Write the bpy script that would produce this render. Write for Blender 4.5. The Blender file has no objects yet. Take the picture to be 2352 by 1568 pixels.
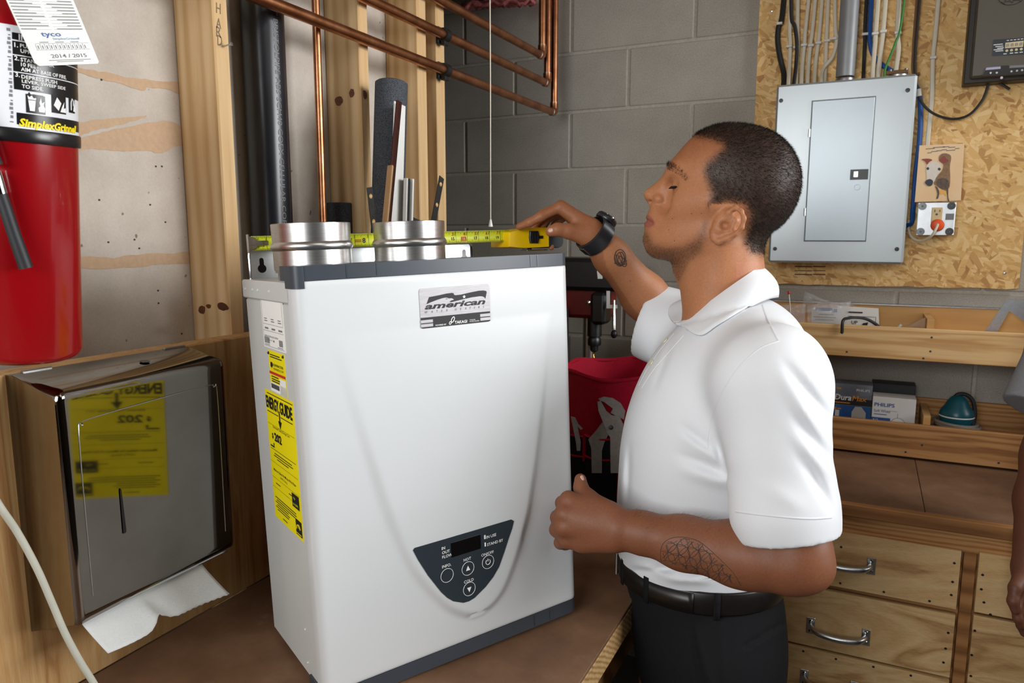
import bpy, bmesh, math, random
import numpy as np
from mathutils import Vector, Matrix
random.seed(7); rng = np.random.default_rng(7)
scene = bpy.context.scene
col = scene.collection
# ---------------------------------------------------------------- camera
FPX = 1670.0; PITCH = math.radians(8.31); YAW = math.radians(26.0); EYE = np.array([0.0, 0.0, 1.52])
cam_d = bpy.data.cameras.new('camera'); cam = bpy.data.objects.new('camera', cam_d); col.objects.link(cam)
cam.location = EYE; cam.rotation_euler = (math.pi/2 - PITCH, 0, YAW)
cam_d.sensor_width = 36.0; cam_d.lens = FPX/2352*36.0; cam_d.clip_start = 0.02; cam_d.clip_end = 50
cam_d.dof.use_dof = True; cam_d.dof.focus_distance = 1.12; cam_d.dof.aperture_fstop = 10.0
scene.camera = cam
# ---------------------------------------------------------------- world, lamps, exposure
world = bpy.data.worlds.new('world'); scene.world = world; world.use_nodes = True
world.node_tree.nodes['Background'].inputs[0].default_value = (0.9, 0.93, 1.0, 1)
world.node_tree.nodes['Background'].inputs[1].default_value = 0.15
def area(name, loc, target, w, h, power, color):
    l = bpy.data.lights.new(name, 'AREA'); l.shape = 'RECTANGLE'; l.size = w; l.size_y = h; l.energy = power; l.color = color
    o = bpy.data.objects.new(name, l); col.objects.link(o); o.location = loc
    o.rotation_euler = (Vector(target) - Vector(loc)).to_track_quat('-Z', 'Y').to_euler()
    return o
area('softbox_lamp', (1.7, 1.35, 1.98), (-0.6, 0.95, 1.75), 1.2, 1.0, 23, (0.97, 0.985, 1.0))
area('umbrella_lamp', (-0.5, -1.25, 1.95), (-0.1, 1.6, 1.6), 1.2, 1.0, 19, (0.965, 0.985, 1.0))
area('rim_lamp', (1.0, 1.95, 2.3), (-0.6, 1.0, 1.6), 0.5, 0.5, 12, (0.97, 0.985, 1.0))
area('overhead_fill', (0.6, 0.2, 2.33), (0.6, 0.2, 0.0), 1.2, 0.6, 5, (1.0, 0.96, 0.90))  # added overhead fill for bench top and shoulders, no visible source
bpy.data.lights['softbox_lamp'].spread = math.radians(90)
bpy.data.lights['umbrella_lamp'].spread = math.radians(105)
vs = scene.view_settings
vs.view_transform = 'Standard'; vs.look = 'None'; vs.exposure = -0.28; vs.gamma = 1.0; vs.use_curve_mapping = False
# ---------------------------------------------------------------- measuring helpers (a sight line met with a real plane of the room)
_R = np.array([math.cos(YAW), math.sin(YAW), 0.0]); _H = np.array([-math.sin(YAW), math.cos(YAW), 0.0])
_F = _H*math.cos(PITCH) + np.array([0, 0, -math.sin(PITCH)]); _U = _H*math.sin(PITCH) + np.array([0, 0, math.cos(PITCH)])
def ray(x, y): return _F*FPX + _R*(x-1176.0) - _U*(y-784.0)
def onx(x, y, X): d = ray(x, y); return EYE + d*(X/d[0])
def ony(x, y, Y): d = ray(x, y); return EYE + d*(Y/d[1])
def onz(x, y, Z): d = ray(x, y); return EYE + d*((Z-EYE[2])/d[2])
def atd(x, y, D): return EYE + ray(x, y)*(D/FPX)
def pj(p):
    v = np.asarray(p, float) - EYE; z = v @ _F
    return np.stack([1176 + FPX*(v @ _R)/z, 784 - FPX*(v @ _U)/z], -1)
def A(*a): return np.array(a, float)
def unit(v): v = np.asarray(v, float); return v/np.linalg.norm(v)
# ---------------------------------------------------------------- materials
def lin(c):
    return tuple((x/12.92 if x <= 0.04045 else ((x+0.055)/1.055)**2.4) for x in c)
def rgb(r, g, b): return (*lin((r/255, g/255, b/255)), 1.0)
MATS = {}
class NT:
    def __init__(s, name):
        s.m = bpy.data.materials.new(name); s.m.use_nodes = True; s.t = s.m.node_tree
        s.b = s.t.nodes['Principled BSDF']; MATS[name] = s.m
    def n(s, typ, **kw):
        nd = s.t.nodes.new(typ)
        for k, v in kw.items():
            if k.startswith('i_'):
                key = k[2:]; key = int(key) if key.isdigit() else key.replace('_', ' ')
                nd.inputs[key].default_value = v
            else: setattr(nd, k, v)
        return nd
    def l(s, a, b): s.t.links.new(a, b)
    def coord(s, scale=(1, 1, 1), rot=(0, 0, 0)):
        tc = s.n('ShaderNodeTexCoord'); mp = s.n('ShaderNodeMapping')
        mp.inputs['Scale'].default_value = scale; mp.inputs['Rotation'].default_value = rot
        s.l(tc.outputs['Object'], mp.inputs[0]); return mp.outputs[0]
    def noise(s, vec, scale, detail=4, rough=.55, dist=0):
        n = s.n('ShaderNodeTexNoise', i_Scale=scale, i_Detail=detail, i_Roughness=rough, i_Distortion=dist)
        s.l(vec, n.inputs['Vector']); return n.outputs['Fac']
    def ramp(s, fac, stops):
        r = s.n('ShaderNodeValToRGB'); e = r.color_ramp.elements
        while len(e) < len(stops): e.new(.5)
        for i, (p, c) in enumerate(stops): e[i].position = p; e[i].color = c
        s.l(fac, r.inputs[0]); return r.outputs[0]
    def mix(s, fac, a, b, mode='MIX'):
        m = s.n('ShaderNodeMix', data_type='RGBA', blend_type=mode)
        for k, v in ((0, fac), (6, a), (7, b)):
            if hasattr(v, 'links'): s.l(v, m.inputs[k])
            else: m.inputs[k].default_value = v
        return m.outputs[2]
    def bump(s, h, strength, dist=.002):
        b = s.n('ShaderNodeBump', i_Strength=strength, i_Distance=dist); s.l(h, b.inputs['Height']); s.l(b.outputs[0], s.b.inputs['Normal'])
    def set(s, rough=.5, metal=0, spec=.5, coat=0, color=None):
        s.b.inputs['Roughness'].default_value = rough; s.b.inputs['Metallic'].default_value = metal
        s.b.inputs['Specular IOR Level'].default_value = spec; s.b.inputs['Coat Weight'].default_value = coat
        if color is not None:
            if hasattr(color, 'links'): s.l(color, s.b.inputs['Base Color'])
            else: s.b.inputs['Base Color'].default_value = color
        return s.m
def plain(name, c, rough=.5, metal=0, var=.12, scale=60, bump=0, spec=.5, coat=0, c2=None):
    t = NT(name); v = t.coord(); f = t.noise(v, scale)
    d = c2 or tuple([x*(1-var) for x in c[:3]] + [1])
    m = t.set(rough, metal, spec, coat, t.ramp(f, [(.3, d), (.7, c)]))
    if bump: t.bump(t.noise(v, scale*4, 3), bump)
    return m
def wood(name, light, mid, dark, axis=2, fine=60, warp=2.0, rough=.6, rings=14, blotch=0.35):
    t = NT(name); st = [1, 1, 1]; st[axis] = .07
    v = t.coord(tuple(st)); v2 = t.coord(tuple([x*3 if i != axis else x*3 for i, x in enumerate(st)]))
    w = t.n('ShaderNodeTexWave', wave_type='RINGS', rings_direction='XYZ'[axis], i_Scale=rings, i_Distortion=warp, i_Detail=3, i_Detail_Scale=1.5)
    t.l(v, w.inputs[0])
    f = t.noise(v, fine, 5, .6)
    c = t.ramp(w.outputs['Fac'], [(.0, dark), (.45, mid), (1, light)])
    c = t.mix(.45, c, t.ramp(f, [(.25, dark), (.5, mid), (.75, light)]))
    b = t.noise(v2, 3.0, 3)
    c = t.mix(t.ramp(b, [(.4, (0, 0, 0, 1)), (.75, (blotch,)*3+(1,))]), c, dark)
    t.set(rough, 0, .3, 0, c); t.bump(f, .15, .0008); return t.m
def plywood(name, light, mid, dark, scale=(1, 1, 1), rough=.6, warp=6.0, freq=2.2):
    t = NT(name); v = t.coord(scale)
    n = t.noise(v, freq, 3, .5, 1.2)
    mp = t.n('ShaderNodeMath', operation='MULTIPLY', i_1=warp); t.l(n, mp.inputs[0])
    fr = t.n('ShaderNodeMath', operation='PINGPONG', i_1=1.0); t.l(mp.outputs[0], fr.inputs[0])
    fine = t.noise(t.coord(tuple(x*(1 if x < 2 else 3) for x in scale)), 90, 4, .6)
    c = t.ramp(fr.outputs[0], [(.05, dark), (.22, mid), (.6, light), (1, mid)])
    c = t.mix(.3, c, t.ramp(fine, [(.3, dark), (.6, light)]))
    t.set(rough, 0, .3, 0, c); t.bump(fine, .1, .0006); return t.m
# ---------------------------------------------------------------- mesh builder
def wloc(o):
    p = A(0, 0, 0)
    while o is not None: p = p + A(*o.location); o = o.parent
    return p
def frame(z, up=(0, 0, 1)):
    z = unit(z); u = A(*up)
    if abs(z @ u) > .98: u = A(1, 0, 0) if abs(z[0]) < .9 else A(0, 1, 0)
    x = unit(np.cross(u, z)); return x, np.cross(z, x), z
class MB:
    def __init__(s): s.v = []; s.f = []
    def add(s, v, f):
        o = len(s.v); s.v += [tuple(p) for p in v]; s.f += [tuple(i+o for i in q) for q in f]; return s
    def obox(s, o, ex, ey, ez, b=0):
        o, ex, ey, ez = [np.asarray(k, float) for k in (o, ex, ey, ez)]
        if np.dot(np.cross(ex, ey), ez) < 0: o = o+ex; ex = -ex
        if b <= 0:
            c = [o+ex*i+ey*j+ez*k for k in (0, 1) for j in (0, 1) for i in (0, 1)]
            return s.add(c, [(0, 2, 3, 1), (4, 5, 7, 6), (0, 1, 5, 4), (2, 6, 7, 3), (0, 4, 6, 2), (1, 3, 7, 5)])
        L = [np.linalg.norm(k) for k in (ex, ey, ez)]; t = [min(.49, b/l) for l in L]
        vs, idx = [], {}
        for k in (0, 1):
            for j in (0, 1):
                for i in (0, 1):
                    q = [(t[a] if c == 0 else 1-t[a]) for a, c in enumerate((i, j, k))]
                    for a in range(3):
                        w = list(q); w[a] = (i, j, k)[a]
                        idx[(i, j, k, a)] = len(vs); vs.append(o+ex*w[0]+ey*w[1]+ez*w[2])
        f = []
        for a in range(3):
            b1, b2 = (a+1) % 3, (a+2) % 3
            for sd in (0, 1):
                def g(p, q):
                    c = [0, 0, 0]; c[a] = sd; c[b1] = p; c[b2] = q; return idx[(*c, a)]
                quad = [g(0, 0), g(1, 0), g(1, 1), g(0, 1)]
                f.append(tuple(quad if sd else quad[::-1]))
        for a in range(3):
            b1, b2 = (a+1) % 3, (a+2) % 3
            for p in (0, 1):
                for q in (0, 1):
                    def g(e, ax):
                        c = [0, 0, 0]; c[a] = e; c[b1] = p; c[b2] = q; return idx[(*c, ax)]
                    quad = [g(0, b1), g(1, b1), g(1, b2), g(0, b2)]
                    f.append(tuple(quad if (p == q) else quad[::-1]))
        for k in (0, 1):
            for j in (0, 1):
                for i in (0, 1):
                    tr = [idx[(i, j, k, a)] for a in range(3)]
                    f.append(tuple(tr if (i+j+k) % 2 else tr[::-1]))
        return s.add(vs, f)
    def box(s, lo, hi, b=0):
        lo, hi = A(*lo), A(*hi); d = hi-lo
        return s.obox(lo, A(d[0], 0, 0), A(0, d[1], 0), A(0, 0, d[2]), b)
    def tube(s, pts, r, seg=10, closed=False, cap=True, flat=1.0, up=(0, 0, 1)):
        pts = [np.asarray(p, float) for p in pts]; n = len(pts)
        rs = r if hasattr(r, '__len__') else [r]*n
        T = []
        for i in range(n):
            a = pts[i-1] if (i > 0 or closed) else pts[i]; b = pts[(i+1) % n] if (i < n-1 or closed) else pts[i]
            T.append(unit(b-a))
        x, y, _ = frame(T[0], up); vs = []; f = []
        for i in range(n):
            x = unit(x - T[i]*(x @ T[i])); y = np.cross(T[i], x)
            for k in range(seg):
                a = 2*math.pi*k/seg; vs.append(pts[i] + rs[i]*(x*math.cos(a) + y*math.sin(a)*flat))
        m = n if closed else n-1
        for i in range(m):
            j = (i+1) % n
            for k in range(seg):
                l = (k+1) % seg; f.append((i*seg+k, i*seg+l, j*seg+l, j*seg+k))
        if cap and not closed:
            f.append(tuple(range(seg))[::-1]); f.append(tuple((n-1)*seg+k for k in range(seg)))
        return s.add(vs, f)
    def cyl(s, p0, p1, r, seg=16, r1=None): return s.tube([p0, p1], [r, r if r1 is None else r1], seg)
    def lathe(s, c, axis, prof, seg=32, cap=True, xdir=None, arc=None):
        x, y, z = frame(axis)
        c = np.asarray(c, float); vs = []; f = []; n = len(prof)
        a0, a1 = arc or (0, 2*math.pi); m = seg if arc is None else seg+1
        for r, h in prof:
            for k in range(m):
                a = a0+(a1-a0)*k/seg; vs.append(c + z*h + r*(x*math.cos(a)+y*math.sin(a)))
        for i in range(n-1):
            for k in range(seg):
                l = (k+1) % m if arc is None else k+1
                f.append((i*m+k, i*m+l, (i+1)*m+l, (i+1)*m+k))
        if cap and arc is None:
            if prof[0][0] > 1e-6: f.append(tuple(range(m))[::-1])
            if prof[-1][0] > 1e-6: f.append(tuple((n-1)*m+k for k in range(m)))
        return s.add(vs, f)
    def prism(s, poly, o, ux, uy, dep):
        o, ux, uy, dep = [np.asarray(k, float) for k in (o, ux, uy, dep)]
        ar = sum(poly[i][0]*poly[(i+1) % len(poly)][1]-poly[(i+1) % len(poly)][0]*poly[i][1] for i in range(len(poly)))
        if (ar > 0) != (np.dot(np.cross(ux, uy), dep) > 0): poly = poly[::-1]
        n = len(poly); a = [o+ux*p[0]+uy*p[1] for p in poly]; b = [p+dep for p in a]
        f = [tuple(range(n))[::-1], tuple(range(n, 2*n))] + [(i, (i+1) % n, n+(i+1) % n, n+i) for i in range(n)]
        return s.add(a+b, f)
    def poly(s, pts): return s.add(pts, [tuple(range(len(pts)))])
    def grid(s, rows, flip=False, closed=False):
        n, m = len(rows), len(rows[0]); vs = [p for r in rows for p in r]; f = []
        for i in range(n-1):
            for k in range(m if closed else m-1):
                l = (k+1) % m
                q = (i*m+k, i*m+l, (i+1)*m+l, (i+1)*m+k); f.append(q[::-1] if flip else q)
        return s.add(vs, f)
    def torus(s, c, axis, R, r, seg=32, sg=10):
        x, y, z = frame(axis); c = np.asarray(c, float)
        return s.tube([c+R*(x*math.cos(2*math.pi*k/seg)+y*math.sin(2*math.pi*k/seg)) for k in range(seg)], r, sg, closed=True)
    def ell(s, c, r, seg=16, M=None):
        M = np.eye(3) if M is None else np.asarray(M, float); c = np.asarray(c, float)
        r = A(r, r, r) if np.isscalar(r) else np.asarray(r, float); vs = []; f = []; n = seg//2
        for i in range(n+1):
            t = math.pi*i/n
            for k in range(seg):
                a = 2*math.pi*k/seg; vs.append(c + M @ (r*A(math.sin(t)*math.cos(a), math.sin(t)*math.sin(a), math.cos(t))))
        for i in range(n):
            for k in range(seg):
                l = (k+1) % seg; f.append((i*seg+k, (i+1)*seg+k, (i+1)*seg+l, i*seg+l))
        return s.add(vs, f)
    def build(s, name, mat, parent=None, smooth=40, kind=None, label=None, cat=None, group=None, solid=0):
        V = np.array(s.v, float)
        if parent is None:
            loc = A((V[:, 0].min()+V[:, 0].max())/2, (V[:, 1].min()+V[:, 1].max())/2, V[:, 2].min())
        else: loc = wloc(parent)
        me = bpy.data.meshes.new(name); me.from_pydata((V-loc).tolist(), [], s.f)
        me.materials.append(MATS[mat] if isinstance(mat, str) else mat)
        if smooth: me.shade_smooth(); me.set_sharp_from_angle(angle=math.radians(smooth))
        o = bpy.data.objects.new(name, me); col.objects.link(o)
        if parent is None: o.location = loc
        else: o.parent = parent
        if solid:
            md = o.modifiers.new('thickness', 'SOLIDIFY'); md.thickness = solid; md.offset = 0
        tag(o, label, cat, group, kind); return o
def tag(o, label=None, cat=None, group=None, kind=None):
    for k, v in (('label', label), ('category', cat), ('group', group), ('kind', kind)):
        if v: o[k] = v
    return o
def thing(name, label, cat, loc, group=None):
    o = bpy.data.objects.new(name, None); col.objects.link(o); o.location = tuple(loc); o.empty_display_size = .05
    return tag(o, label, cat, group)
def piece(name, me, loc, parent, rot=None, scale=None):          # a copy that shares mesh data
    o = bpy.data.objects.new(name, me); col.objects.link(o); o.parent = parent
    o.location = tuple(A(*loc) - (wloc(parent) if parent else 0))
    if rot: o.rotation_euler = rot
    if scale: o.scale = scale
    return o
def smooth_path(pts, n=8, closed=False):
    P = [np.asarray(p, float) for p in pts]; out = []; m = len(P)
    for i in range(m if closed else m-1):
        p0 = P[i-1] if (i > 0 or closed) else P[i]; p1 = P[i]; p2 = P[(i+1) % m]; p3 = P[(i+2) % m] if (closed or i+2 < m) else p2
        for k in range(n):
            t = k/n; out.append(.5*((2*p1)+(-p0+p2)*t+(2*p0-5*p1+4*p2-p3)*t*t+(-p0+3*p1-3*p2+p3)*t**3))
    if not closed: out.append(P[-1])
    return out
# ---------------------------------------------------------------- lettering: real outlines, laid on the surface that carries them
_TX = {}
def text2d(sx, shear=0, bold=0):
    k = (sx, shear, bold)
    if k not in _TX:
        cu = bpy.data.curves.new('lettering', 'FONT'); cu.body = sx; cu.shear = shear; cu.offset = bold; cu.resolution_u = 2
        ob = bpy.data.objects.new('lettering', cu); col.objects.link(ob)
        me = bpy.data.meshes.new_from_object(ob)
        V = np.array([v.co[:2] for v in me.vertices]).reshape(-1, 2); Fc = [tuple(p.vertices) for p in me.polygons]
        bpy.data.objects.remove(ob); bpy.data.curves.remove(cu); bpy.data.meshes.remove(me)
        V = V - V.min(0); _TX[k] = (V, Fc)
    return _TX[k]
def txt(mb, sx, o, ux, uy, h, w=None, shear=0, bold=0, fn=None, align='l'):
    V, Fc = text2d(sx, shear, bold); ext = V.max(0); ky = h/ext[1]; kx = (w/ext[0]) if w else ky
    off = {'l': 0, 'c': -ext[0]*kx/2, 'r': -ext[0]*kx}[align]
    P = V*A(kx, ky)+A(off, 0); o = np.asarray(o, float)
    pts = [fn(o[0]+p[0], o[1]+p[1]) for p in P] if fn else [o+np.asarray(ux)*p[0]+np.asarray(uy)*p[1] for p in P]
    mb.add(pts, Fc); return mb
def bar(mb, o, ux, uy, w, h):                                    # a printed line or block
    o, ux, uy = [np.asarray(k, float) for k in (o, ux, uy)]
    return mb.poly([o, o+ux*w, o+ux*w+uy*h, o+uy*h])
# ---------------------------------------------------------------- materials used by the place
BENCH = 0.9165; WB = 2.40; DRY = -1.06; STUD = -0.97; PLY = -0.93; XB = -0.318
t = NT('drywall'); v = t.coord(); f = t.noise(v, 14, 4); g = t.noise(v, 260, 2)
c = t.ramp(f, [(.3, rgb(184, 174, 162)), (.7, rgb(201, 192, 180))])
c = t.mix(.13, c, t.ramp(g, [(.3, rgb(160, 150, 138)), (.7, rgb(214, 206, 195))]))
sp = t.noise(v, 55, 1); c = t.mix(t.ramp(sp, [(.76, (0, 0, 0, 1)), (.79, (.7, .7, .7, 1))]), c, rgb(70, 62, 54))
t.set(.85, 0, .2, 0, c)
plain('torn_paper', rgb(198, 168, 138), .9, var=.12, scale=120, spec=.2)
wood('stud_wood', rgb(236, 210, 168), rgb(222, 190, 142), rgb(190, 150, 100), 2, 60, 3.0, blotch=.3)
wood('stud_wood_shaded', rgb(160, 122, 80), rgb(132, 98, 62), rgb(100, 72, 45), 2, 60, 3.0)  # stud wood with the shade beyond the partition put into its colour
plain('knot', rgb(116, 66, 34), .6, scale=200, var=.4)
plain('pencil', rgb(70, 66, 62), .8); plain('pencil_faint', rgb(132, 112, 88), .8)
plywood('ply_wall', rgb(204, 168, 116), rgb(188, 144, 92), rgb(158, 110, 62), (6, 6, .5), freq=2.2, warp=6)
plywood('ply_drawer', rgb(216, 184, 134), rgb(196, 156, 104), rgb(158, 114, 68), (.8, 2, 3.2), freq=2.4, warp=7)
wood('ply_edge', rgb(222, 190, 136), rgb(200, 160, 106), rgb(150, 106, 62), 0, 80, 2, rings=40)
wood('shelf_pine', rgb(236, 202, 148), rgb(222, 180, 122), rgb(188, 136, 80), 0, 40, 7.0, rings=26, blotch=.55)
wood('shelf_pine_brown', rgb(200, 152, 98), rgb(178, 128, 76), rgb(128, 84, 46), 0, 50, 7.0, rings=30, blotch=.4)
wood('shelf_board', rgb(226, 186, 128), rgb(214, 170, 108), rgb(190, 142, 84), 0, 30, 3.0, rings=5, blotch=.15)
wood('frame_wood', rgb(184, 134, 84), rgb(160, 110, 64), rgb(104, 66, 34), 0, 70, 3.0, rings=7)
t = NT('hardboard'); v = t.coord(); f = t.noise(v, 5, 5, .65); g = t.noise(t.coord((1, 12, 1), (0, 0, .5)), 30, 3, .7)
c = t.ramp(f, [(.3, rgb(96, 69, 50)), (.55, rgb(124, 92, 68)), (.8, rgb(150, 118, 92))])
c = t.mix(t.ramp(g, [(.70, (0, 0, 0, 1)), (.80, (.35, .35, .35, 1))]), c, rgb(176, 160, 142))
s2 = t.noise(v, 9, 4, .6); c = t.mix(t.ramp(s2, [(.66, (0, 0, 0, 1)), (.78, (.5, .5, .5, 1))]), c, rgb(164, 150, 134))
t.set(.55, 0, .4, 0, c); t.bump(t.noise(v, 200, 3), .1, .0005)
t = NT('concrete_block'); v = t.coord(); f = t.noise(v, 260, 4, .7); g = t.noise(v, 7, 4)
oi = t.n('ShaderNodeObjectInfo')
c = t.ramp(g, [(.25, rgb(158, 152, 142)), (.75, rgb(188, 182, 170))])
c = t.mix(.4, c, t.ramp(f, [(.3, rgb(116, 111, 103)), (.7, rgb(204, 198, 186))]))
c = t.mix(.16, c, t.ramp(oi.outputs['Random'], [(0, rgb(92, 88, 82)), (1, rgb(168, 162, 150))]))
t.set(.92, 0, .2, 0, c); t.bump(f, .5, .0012)
plain('mortar', rgb(186, 181, 168), .95, scale=120, var=.2, bump=.4, spec=.2)
t = NT('osb'); base = None
for k, (ang, sc) in enumerate(((.3, 17), (1.25, 21), (2.2, 15), (2.85, 26))):
    vr = t.coord((1, 1, 1), (0, ang, 0)); mp2 = t.n('ShaderNodeMapping'); mp2.inputs['Scale'].default_value = (.34, 1, 1.15); t.l(vr, mp2.inputs[0]); vv = mp2.outputs[0]
    vo = t.n('ShaderNodeTexVoronoi', i_Scale=sc*4.2, i_Randomness=1.0); t.l(vv, vo.inputs[0])
    sep = t.n('ShaderNodeSeparateColor'); t.l(vo.outputs['Color'], sep.inputs[0])
    cc = t.ramp(sep.outputs[0], [(0, rgb(176, 128, 74)), (.15, rgb(206, 162, 100)), (.55, rgb(222, 180, 114)), (1, rgb(236, 202, 144))])
    if base is None: base = cc; lastsep = sep.outputs[1]
    else:
        st = t.n('ShaderNodeMath', operation='GREATER_THAN', i_1=.5); t.l(lastsep, st.inputs[0]); base = t.mix(st.outputs[0], base, cc); lastsep = sep.outputs[1]
fl = t.noise(t.coord((1, 1, 6), (0, .5, 0)), 40, 4, .7)
base = t.mix(t.ramp(fl, [(.60, (0, 0, 0, 1)), (.72, (.55, .55, .55, 1))]), base, rgb(138, 92, 48))
t.set(.65, 0, .35, 0, base); t.bump(fl, .25, .001)
plain('concrete_floor', rgb(120, 116, 110), .8, scale=8, var=.2)
plain('ceiling_board', rgb(150, 130, 106), .9, scale=8, var=.2)
plain('room_paint', rgb(120, 108, 96), .9, scale=4, var=.1)
plain('pink_fluff', rgb(214, 130, 128), .95, scale=60, var=.45, bump=1, c2=rgb(150, 70, 76))
# ---------------------------------------------------------------- the room shell
def struct(name, mb, mat, **kw): return mb.build(name, mat, None, kind='structure', **kw)
struct('floor', MB().box((-2.6, -2.6, -.05), (3.0, WB+.2, 0)), 'concrete_floor')
struct('ceiling', MB().box((-2.6, -2.6, 2.40), (3.0, WB+.2, 2.45)), 'ceiling_board')
wl = struct('wall_left', MB().box((DRY-.013, -2.6, 0), (DRY, 1.66, 2.40)), 'drywall')
struct('wall_right', MB().box((3.0, -2.6, 0), (3.1, WB+.2, 2.40)), 'room_paint')
struct('wall_rear', MB().box((-2.6, -2.7, 0), (3.0, -2.6, 2.40)), 'room_paint')
struct('wall_far_left', MB().box((-2.7, -2.6, 0), (-2.6, WB+.2, 2.40)), 'room_paint')
wb = struct('wall_back', MB().box((-2.6, WB+.004, 0), (3.0, WB+.2, 2.40)), 'mortar')
# concrete blocks, each one a piece of the back wall, joints recessed
BH, BL, J = .1913, .413, .009
m = MB().obox((-BL/2+J/2, 0, -BH/2+J/2), (BL-J, 0, 0), (0, .03, 0), (0, 0, BH-J), .003)
blk = m.build('block', 'concrete_block', wb); blk_me = blk.data
me2 = blk_me.copy()
for vtx in me2.vertices: vtx.co += Vector(wloc(wb))
blk_me = me2; bpy.data.objects.remove(blk)
z0 = 2.127
for r in range(-1, 12):
    zc = z0 - BH/2 - (r-1)*BH
    if zc+BH/2 > 2.41: continue
    off = -1.159 if r % 2 == 1 else -.947
    for k in range(-4, 9):
        x = off + BL*(k+.5)
        if x < -2.4 or x > 2.7: continue
        piece('block', blk_me, (x, WB+random.uniform(-.0008, .0008), zc), wb)
# torn facing paper on the drywall
def patch(pts):
    P = smooth_path([onx(x, y, DRY+.0006) for x, y in pts], 5, True)
    P = [p+A(0, random.uniform(-.0012, .0012), random.uniform(-.0012, .0012)) for p in P]
    MB().poly(P).build('torn_patch', 'torn_paper', wl, smooth=0)
patch([(120, 145), (185, 157), (240, 166), (300, 178), (360, 185), (450, 195), (450, 225), (380, 205), (340, 202), (325, 208), (260, 188), (215, 178), (160, 160), (120, 158)])
patch([(120, 287), (180, 281), (250, 273), (320, 266), (334, 270), (270, 288), (225, 299), (185, 311), (120, 330)])
patch([(120, 350), (190, 318), (240, 303), (300, 290), (390, 278), (425, 300), (450, 320), (450, 332), (400, 338), (373, 352), (330, 345), (285, 348), (240, 343), (190, 344), (120, 372)])
patch([(120, 590), (205, 588), (260, 592), (300, 585), (400, 581), (470, 578), (470, 603), (380, 606), (330, 611), (250, 617), (180, 616), (120, 618)])
for x, y in [(228, 459), (309, 550), (320, 570), (363, 667), (364, 696), (345, 470), (380, 510), (249, 556), (358, 382), (372, 382), (233, 183), (417, 766)]:
    p = onx(x, y, DRY+.0004); MB().cyl(p, p+A(.0006, 0, 0), .0016, 6).build('speck', 'pencil', wl, smooth=0)
# wall studs
def stud(y, w, mat, label, d0=DRY, d1=STUD, z1=2.40, z0=0.0):
    o = thing('wall_stud', label, 'stud', ((d0+d1)/2, y+w/2, z0), 'studs of the open partition')
    MB().box((d0, y, z0), (d1, y+w, z1), .0025).build('timber', mat, o); return o
s1 = stud(.895, .031, 'stud_wood', 'pale wooden stud with a red knot, pencilled letters and a screw')
s2 = stud(1.272, .031, 'stud_wood', 'wooden stud with three dark knots behind the left metal flue collar')
s3 = stud(1.490, .038, 'stud_wood', 'wooden stud behind the tall grey foam tube and white strip')
s4 = stud(1.573, .038, 'stud_wood', 'wooden end stud of the partition with two black pipe clips')
s5 = stud(1.75, .04, 'stud_wood_shaded', 'dim wooden post in shadow beyond the end of the partition', -1.17, -1.08)
def knot(par, px, py, a, b, ang, face):
    yf = wloc(par)[1]-.0155; p = onx(px, py, STUD+.0004) if face == 'x' else ony(px, py, yf-.0004)
    if face == 'x': u, v, n = A(0, 1, 0), A(0, 0, 1), A(1, 0, 0)
    else: u, v, n = A(1, 0, 0), A(0, 0, 1), A(0, -1, 0)
    pts = []
    for k in range(14):
        t = 2*math.pi*k/14; q = A(a*math.cos(t), b*math.sin(t))*random.uniform(.85, 1.1)
        q = A(q[0]*math.cos(ang)-q[1]*math.sin(ang), q[0]*math.sin(ang)+q[1]*math.cos(ang)); pts.append(p+u*q[0]+v*q[1]+n*.0003)
    MB().poly(pts if face == 'x' else pts).build('knot', 'knot', par, smooth=0)
knot(s1, 512, 704, .012, .007, -.3, 'x'); knot(s1, 479, 703, .006, .004, 0, 'y'); knot(s1, 464, 711, .009, .007, .6, 'y')
knot(s2, 778, 232, .011, .010, .5, 'y'); knot(s2, 808, 214, .007, .009, 0, 'y'); knot(s2, 838, 217, .007, .009, 0, 'x')
m = MB()
for ch, x, y in (('H', 503, 18), ('A', 503, 52), ('R', 503, 72), ('D', 506, 92)):
    p = onx(x, y, STUD+.0005); txt(m, ch, p+A(0, -.006, -.009), (0, 1, 0), (0, 0, 1), .016, .010, shear=.1)
m.build('handwriting', 'pencil_faint', s1, smooth=0)
# plywood backing behind the bench and the bench itself
pb = MB().box((STUD, -1.2, BENCH), (PLY, 1.62, 1.353), .002).build('plywood_board', 'ply_wall', None, label='plywood backing board fixed to the studs behind the towel dispenser', cat='board')
# ---------------------------------------------------------------- benches
plain('steel', rgb(192, 194, 196), .32, 1, .15, 90)
plain('steel_dark', rgb(84, 86, 88), .4, 1, .2, 90)
plain('chrome', rgb(190, 192, 192), .12, 1, .08, 30)
t = NT('stainless'); v = t.coord(); t.set(.07, 1, .5, 0, t.ramp(t.noise(v, 6, 3), [(.3, rgb(124, 120, 114)), (.7, rgb(146, 142, 136))])); t.bump(t.noise(v, 9, 2), .03, .004)
t = NT('brushed_metal'); v = t.coord((1, 1, 14)); t.set(.30, 1, .5, 0, t.ramp(t.noise(v, 60, 3), [(.3, rgb(190, 188, 186)), (.7, rgb(206, 205, 203))]))
plain('galvanised', rgb(190, 192, 194), .35, 1, .15, 45)
plain('black_plastic', rgb(24, 25, 27), .4, var=.2)
plain('black_rubber', rgb(30, 31, 34), .55, var=.2)
plain('black_print', rgb(22, 21, 22), .6, var=.05); plain('white_print', rgb(236, 236, 234), .5, var=.03)
plain('grey_print', rgb(120, 120, 122), .6, var=.05); plain('red_print', rgb(196, 48, 40), .5, var=.05)
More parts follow.
